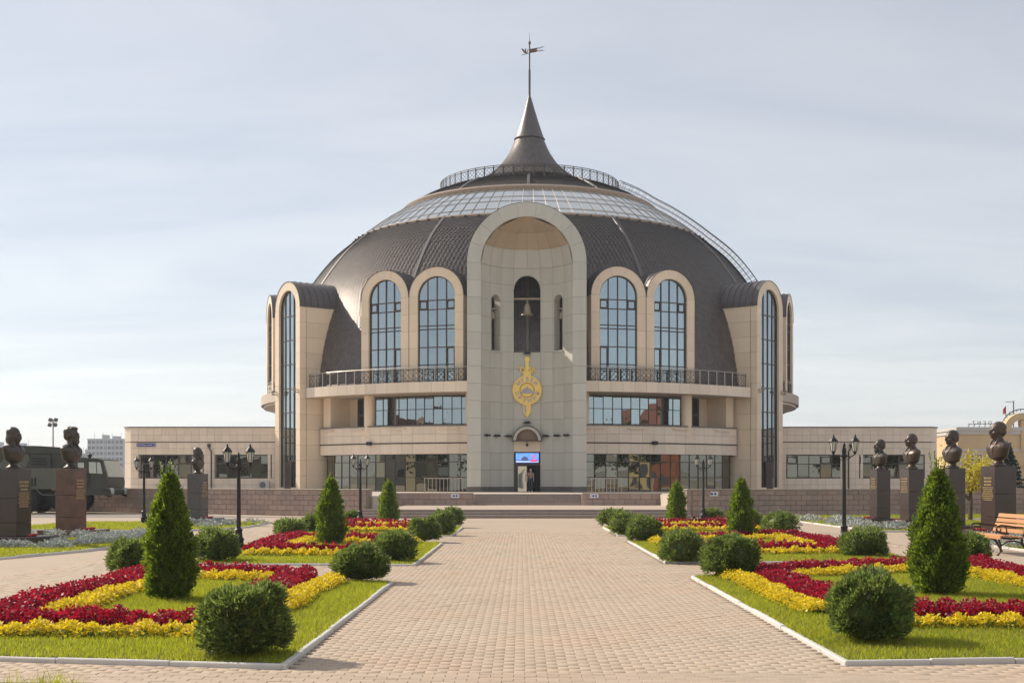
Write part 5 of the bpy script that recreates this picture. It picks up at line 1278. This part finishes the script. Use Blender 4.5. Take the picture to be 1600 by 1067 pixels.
# ================================================================== VISITOR IN THE DOORWAY
PX, PY = .72-.37+.30, 92.05
VG = empty('person', (PX, PY, 1.0)); tag(VG, 'person in tan top and dark trousers walking out of the entrance', 'person')
def limb(b, pts, rs): 
    b.tube(pts, rs, 12)
    for p, r in zip(pts, rs): b.ellip(p, (r, r, r), 12, 8)
M_SKIN = mat('skin', (.52, .33, .24), .6); k_ = .97
body = MB(); limb(body, [(0, 0, 1.36), (0, .01, 1.46)], [.055, .052]); body.ellip((0, -.01, 1.56), (.075, .092, .115)); body.ellip((0, -.10, 1.55), (.014, .02, .022)); body.ellip((0, -.06, 1.48), (.05, .05, .04))
for s in (-1, 1): body.ellip((s*.075, 0, 1.555), (.014, .022, .03))
limb(body, [(0, 0, 1.30), (0, .0, 1.1), (0, 0, .98), (0, 0, .88)], [.12, .115, .10, .12])
for s in (-1, 1):
    hy = -.06 if s > 0 else .05
    limb(body, [(s*.17, 0, 1.33), (s*.21, .03+hy*.3, 1.08), (s*.22, -.03+hy, .86)], [.05, .038, .028]); body.ellip((s*.22, -.035+hy, .80), (.025, .04, .055))
    for i, dx in enumerate((-.018, -.006, .007, .02)): limb(body, [(s*.22+dx*.4, -.035+hy+dx, .77), (s*.215+dx*.4, -.05+hy+dx, .70+.008*abs(i-1))], [.009, .007])
    limb(body, [(s*.22, -.065+hy, .80), (s*.215, -.085+hy, .75)], [.010, .008])
    ly = -.16*s
    limb(body, [(s*.085, 0, .88), (s*.095, ly*.5-.02, .48), (s*.095, ly+.03, .09)], [.085, .058, .042]); body.ellip((s*.095, ly-.03, .045), (.042, .11, .042))
remeshed(body, 'body', M_SKIN, .014, VG)
top = MB(); limb(top, [(0, 0, 1.32), (0, 0, 1.12), (0, 0, .98)], [.135, .128, .122]); top.ellip((0, 0, 1.33), (.19, .10, .075))
for s in (-1, 1): limb(top, [(s*.17, 0, 1.33), (s*.195, .01, 1.2)], [.062, .056])
remeshed(top, 'tan_top', mat('cloth_tan', (.36, .25, .19), .9), .018, VG)
tr = MB(); limb(tr, [(0, 0, .98), (0, 0, .90)], [.125, .135])
for s in (-1, 1): ly = -.16*s; limb(tr, [(s*.085, 0, .88), (s*.095, ly*.5-.02, .48), (s*.095, ly+.03, .12)], [.098, .072, .06])
remeshed(tr, 'trousers', mat('cloth_dark', (.045, .05, .055), .9), .016, VG)
hr = MB().ellip((0, .02, 1.60), (.086, .095, .09)).ellip((0, .05, 1.54), (.075, .07, .08)); remeshed(hr, 'hair', mat('hair_fair', (.33, .22, .13), .7), .014, VG)
sh = MB()
for s in (-1, 1): ly = -.16*s; sh.ellip((s*.095, ly-.03, .042), (.05, .125, .046))
remeshed(sh, 'shoes', M_WHITE, .014, VG)

# ================================================================== BACKGROUND
def far_block(x0, x1, y, top, floors, cols, m, lab, depth=16, z0=0):
    g = empty('apartment_block', ((x0+x1)/2, y, 0)); tag(g, lab, 'building', 'distant apartment blocks'); h = (x1-x0)/2
    MB().box(-h, h, 0, depth, z0, top).build('wall', m, g); fh = (top-z0)/floors; wm = MB().box(-.7, .7, -.05, .1, 0, 1.5).mesh('window', mat('far_window', (.10, .11, .14), .3))
    MB().box(-h-.2, h+.2, -.2, depth+.2, top, top+.5).box(-h*.3, -h*.05, 3, 8, top+.5, top+2.4).box(h*.3, h*.6, 3, 8, top+.5, top+1.8).build('roof', m, g)
    for j in range(floors):
        if top-j*fh < 8: break
        for i in range(cols): obj('window', wm, g, (-h+2*h*(i+.5)/cols, 0, top-(j+1)*fh+.8))
    b = MB()
    for i in range(3): b.box(-h+2*h*(i+1)/4-.25, -h+2*h*(i+1)/4+.25, -.12, .0, z0, top)
    b.build('pilasters', mat('far_pilaster', (.30, .31, .34), .9), g)
    for i in range(4): MB().tube([(-h*.8+h*.5*i, 5, top+.5), (-h*.8+h*.5*i, 5, top+3.5)], .08, 4).build('antenna', M_RAILD, g)
M_FAR = mat('far_concrete', (.42, .42, .43), .9, var=.06, scale=.2)
far_block(-203.5, -186.8, 600, 21.3, 8, 9, M_FAR, 'tall grey apartment block rising behind the truck cab')
far_block(-209, -203.6, 604, 14.5, 5, 3, M_FAR, 'lower grey block joined to the left of the tall apartment block')
far_block(-216, -178.5, 560, 7.5, 3, 16, mat('far_pale', (.50, .47, .44), .9), 'low pale block below the tall apartment block')
far_block(-262, -228, 600, 18.0, 6, 14, M_FAR, 'grey apartment block at the far left edge')
far_block(-186, -176, 585, 4.5, 2, 3, M_WHITE, 'small white building at the foot of the tall apartment block')
# floodlight mast
FM = empty('floodlight_mast', (-54.9, 150, 0)); tag(FM, 'tall mast with four floodlights at the left', 'floodlight mast')
MB().lathe([(.12, 0), (.08, 9.0)], 10).build('pole', M_RAIL, FM, True)
for sx in (-1, 1):
    for z in (8.35, 8.95):
        MB().box(-.22, .22, -.1, .1, -.2, .2, bev=.03, M=Matrix.Translation((sx*.32+(.08 if z > 8.5 else 0), -.2, z)) @ Matrix.Rotation(R_(-25), 4, 'X') @ Matrix.Rotation(R_(12), 4, 'Y')).build('floodlight', M_RAILD, FM)
MB().box(-.5, .5, -.05, .05, 8.6, 8.68).build('crossbar', M_RAIL, FM)
# yellow house on the right
YH = empty('yellow_house', (46.2, 118, 0)); tag(YH, 'yellow two storey house with round arched gable behind the right busts', 'building')
M_YEL_W = mat('ochre_render', (.62, .46, .27), .85, var=.06, streak=.05); M_YTR = mat('pale_trim', (.56, .53, .50), .8)
MB().box(-6.0, 20, 0, 14, 0, 6.1).build('wall', M_YEL_W, YH)
MB().box(-6.1, 20.1, -.14, 14.1, 6.1, 6.45).box(-6.2, 20.2, -.24, 14.2, 6.45, 6.75).build('cornice', M_YTR, YH)
MB().box(-6.05, 20, -.05, .05, 4.55, 4.75).box(-6.05, -5.6, -.06, .05, 0, 4.55).box(-3.3, -2.9, -.06, .05, 0, 4.55).box(-2.5, -1.2, -.055, .05, 2.0, 4.5).build('trim', M_YTR, YH)
b = MB()
for k in range(16):
    a, c = math.pi*k/16, math.pi*(k+1)/16; b.hexa(*[[(r*math.cos(t)-.1, q, 6.3+r*math.sin(t)) for r, t in ((1.15, a), (1.75, a), (1.75, c), (1.15, c))] for q in (-.3, .8)])
b.box(-.22, .22, -.2, .6, 4.6, 7.4); b.build('arched_gable', M_YEL_W, YH)
b = MB()
for k in range(18):
    a = math.pi*k/17; b.tube([(1.85*math.cos(a)-.1, -.2, 6.35+1.85*math.sin(a)), (2.05*math.cos(a)-.1, -.2, 6.35+2.05*math.sin(a))], .03, 4)
b.tube([(2.05*math.cos(math.pi*k/17)-.1, -.2, 6.35+2.05*math.sin(math.pi*k/17)) for k in range(18)], .05, 5).build('gable_lattice', M_RAILD, YH)
b = MB()
for k in range(12):
    a, c = math.pi*k/12, math.pi*(k+1)/12; b.hexa(*[[(r*math.cos(t)-.1, q, 2.2+r*math.sin(t)) for r, t in ((1.0, a), (1.3, a), (1.3, c), (1.0, c))] for q in (-.2, .3)])
b.build('entrance_arch', M_YEL_W, YH)
for xw in (-4.5, 3.6, 7.0, 10.4):
    w_ = empty('window', (xw, 0, 0), 0, YH)
    for z in (2.9,):
        MB().box(-.8, .8, -.06, .06, z-.05, z+1.45).build('frame', M_WHITE, w_)
        for sx in (-1, 1): MB().box(sx*.06, sx*.70, -.085, -.061, z+.08, z+.95).build('pane', M_GLASSLOW, w_); MB().box(sx*.06, sx*.70, -.085, -.061, z+1.03, z+1.36).build('pane', M_GLASSLOW, w_)
b = MB().tube([(-5.2, .5, 6.7), (-2.2, .5, 6.7)], .05, 5).tube([(-4.9, .5, 7.05), (-2.6, .5, 7.1)], .03, 5)
for i in range(5): b.tube([(-4.9+.5*i, .5, 6.7), (-4.7+.5*i, .5, 7.1)], .03, 4)
b.build('sign_scaffold', M_RAILD, YH)
for i, ch in enumerate('ТИЗОЯ'[:4]):
    o = obj('roof_letter', text_mesh(ch, .46, mat('letter_grey', (.22, .20, .19), .6), 'roof_letter', .03), YH, (-4.4+.5*i, .35, 7.15)); o.rotation_euler = (R_(90), 0, 0)
AN_ = empty('roof_antenna', (46.5, 121, 6.75)); tag(AN_, 'thin television antenna mast on the yellow house roof', 'antenna')
MB().tube([(0, 0, 0), (0, 0, 2.6)], .05, 6).build('mast', M_RAILD, AN_)
MB().tube([(-.75, 0, 2.5), (.1, 0, 2.55)], .025, 4).tube([(-.8, 0, 1.3), (.2, 0, 1.4)], .025, 4).tube([(-.4, -.3, 1.35), (-.4, .3, 1.35)], .02, 4).tube([(-.4, 0, 1.1), (-.4, 0, 1.6)], .02, 4).build('aerial_rods', M_RAILD, AN_)
FL = empty('roof_flag', (45.2, 119.5, 6.7)); tag(FL, 'small red flag on a thin pole above the yellow house', 'flag')
MB().tube([(0, 0, 0), (0, 0, 2.1)], .03, 5).build('pole', M_RAILD, FL); MB().hexa([(-.02, 0, 1.5), (.0, .1, 1.4), (.0, .12, 1.9), (-.02, 0, 2.05)], [(-.25, .0, 1.3), (-.22, .1, 1.3), (-.22, .12, 1.75), (-.25, 0, 1.8)]).build('cloth', mat('flag_red', (.5, .06, .07), .8), FL)
# spruce and yellowing maple at the right
def spruce(x, y, h, lab):
    g = empty('spruce_tree', (x, y, 0)); tag(g, lab, 'tree'); MB().tube([(0, 0, 0), (0, 0, h)], [.16, .02], 7).build('trunk', M_BARK, g)
    P = []; D = []
    for i in range(16):
        z = .4+(h-.5)*i/16; r = 1.9*(1-i/16.5)
        for k in range(9):
            a = 2*math.pi*(k+.5*(i % 2))/9+random.uniform(-.2, .2); L = r*random.uniform(.75, 1.1); n = 60; t = np.sqrt(RNG.random(n))
            px_ = np.stack([np.cos(a)*L*t, np.sin(a)*L*t, z-.32*L*t+.12*L*t*t*t], 1)+RNG.normal(0, .05, (n, 3)); P.append(px_)
            D.append(unit(np.stack([np.full(n, math.cos(a)), np.full(n, math.sin(a)), np.full(n, -.4)], 1)+RNG.normal(0, .5, (n, 3))))
    v, f = leaf_arrays(np.concatenate(P), np.concatenate(D), .22, .09); np_mesh('crown', v, f, mat('spruce_needles', (.028, .05, .030), .7, island=.3), g)
spruce(40.2, 106, 5.2, 'dark spruce tree before the yellow house at the right edge')
def broadleaf(x, y, h, r, lab, m, n, ln, nm='broadleaf_tree', z0=.35, group=None):
    g = empty(nm, (x, y, 0)); tag(g, lab, 'tree', group); b = MB(); tips = []
    b.tube([(0, 0, 0), (.03, 0, h*.3), (0, .02, h*.6), (0, 0, h*.85)], [.035*h, .028*h, .018*h, .006*h], 7)
    for i in range(11):
        a = i*2.4; zz = h*random.uniform(.28, .7); L = r*random.uniform(.6, .95); tip = (L*math.cos(a), L*math.sin(a), min(zz+L*random.uniform(.3, .9), h*.95)); b.tube([(0, 0, zz), (L*.5*math.cos(a), L*.5*math.sin(a), zz+L*.3), tip], [.014*h, .009*h, .003*h], 5); tips.append(tip); tips.append((tip[0]*.6, tip[1]*.6, tip[2]*.9))
    tips.append((0, 0, h*.92)); b.build('trunk', M_BARK, g)
    T = np.array(tips); c = T[RNG.integers(0, len(T), n)]+RNG.normal(0, r*.20, (n, 3))*np.array([1, 1, .8]); c[:, 2] = np.maximum(c[:, 2], h*z0)
    v, f = leaf_arrays(c, unit(RNG.normal(size=(n, 3))-np.array([0, 0, .3])), ln*RNG.uniform(.6, 1.3, n), ln*.7); np_mesh('crown', v, f, m, g)
broadleaf(19.8, 56.5, 3.0, 1.15, 'young maple with yellowing leaves between the right busts', mat('maple_yellow', (.50, .40, .03), .6, island=.35, trans=.4, tcol=(.75, .62, .05), hue=(.28, .30, .04), huescale=2), 3000, .13, 'maple_tree', .45)
# ---- the far side of the square, behind the photographer: seen only in the window reflections
M_TREE = mat('tree_leaf', (.06, .09, .025), .6, island=.35, trans=.25)
for i, (x, y, h) in enumerate(((-30, -30, 9), (-20, -26, 9), (-10, -28, 8), (9, -26, 8), (19, -27, 11), (31, -24, 9), (-44, 24, 9), (-50, 36, 10), (-46, 46, 8), (-54, 56, 11), (-47, 63, 9), (-60, 44, 11), (44, 26, 9), (50, 36, 10), (46, 45, 9), (55, 54, 11), (60, 40, 11), (52, 64, 9))):
    broadleaf(x, y, h, h*.36, ('leafy tree across the square mirrored in the ground floor windows'), M_TREE, 2600, .42, group='trees across the square')
def back_house(x, w, h, m, lab, roof, y=-58):
    g = empty('town_house', (x, y, 0), math.pi); tag(g, lab, 'building', 'houses across the square')
    MB().box(-w/2, w/2, 0, 10, 0, h).build('wall', m, g); MB().slab_y([(-w/2-.4, h), (w/2+.4, h), (w/2-2, h+2.2), (-w/2+2, h+2.2)], -.4, 10.4).build('roof', roof, g)
    wm = MB().box(-.6, .6, -.05, .08, 0, 1.7).mesh('window', mat('far_window', (.10, .11, .14), .3))
    for j in range(int(h/3.2)):
        for i in range(int(w/3)): obj('window', wm, g, (-w/2+w*(i+.5)/int(w/3), 0, 1.1+3.2*j))
M_ROOFR = mat('roof_red', (.24, .09, .06), .8)
back_house(-34, 22, 7, mat('back_cream', (.62, .54, .38), .85), 'cream house across the square mirrored in the windows', M_ROOFR)
back_house(-4, 16, 6.5, mat('back_pale', (.60, .57, .50), .85), 'pale house across the square mirrored in the windows', mat('roof_green', (.12, .22, .18), .6))
back_house(20, 14, 8, mat('back_brick', (.34, .13, .08), .85), 'red brick house across the square mirrored in the windows', M_ROOFR)
back_house(42, 20, 9, mat('back_yellow', (.64, .52, .30), .85), 'yellow house across the square mirrored in the windows', M_ROOFR)

def side_house(x, y, rz, w, h, m, lab):
    g = empty('town_house', (x, y, 0), rz); tag(g, lab, 'building', 'houses across the square')
    MB().box(-w/2, w/2, 0, 10, 0, h).build('wall', m, g); MB().slab_y([(-w/2-.4, h), (w/2+.4, h), (w/2-2, h+2.2), (-w/2+2, h+2.2)], -.4, 10.4).build('roof', M_ROOFR, g)
    wm = MB().box(-.6, .6, -.05, .08, 0, 1.7).mesh('window', mat('far_window', (.10, .11, .14), .3))
    for j in range(int(h/3.2)):
        for i in range(int(w/3)): obj('window', wm, g, (-w/2+w*(i+.5)/int(w/3), 0, 1.1+3.2*j))
side_house(-72, 30, R_(90), 22, 9, MATS['back_cream'], 'cream house beyond the left trees mirrored in the windows')
side_house(-74, 60, R_(90), 20, 8, MATS['back_pale'], 'pale house beyond the left trees mirrored in the windows')
side_house(72, 32, R_(-90), 22, 9, MATS['back_yellow'], 'yellow house beyond the right trees mirrored in the windows')
side_house(74, 58, R_(-90), 18, 10, MATS['back_brick'], 'brick house beyond the right trees mirrored in the windows')

# ================================================================== HAZE
def haze():
    m = bpy.data.materials.new('haze_air'); m.use_nodes = True; nt = m.node_tree; nt.nodes.remove(nt.nodes['Principled BSDF'])
    v = nt.nodes.new('ShaderNodeVolumePrincipled'); v.inputs['Color'].default_value = (.86, .92, 1.0, 1); v.inputs['Density'].default_value = .00034; v.inputs['Anisotropy'].default_value = .3
    nt.links.new(v.outputs[0], nt.nodes['Material Output'].inputs['Volume'])
    o = MB().box(-3200, 3200, -700, 5100, -1.1, 46).build('haze', m); tag(o, 'thin pale summer haze in the air over the square', 'haze', kind='stuff')
haze()
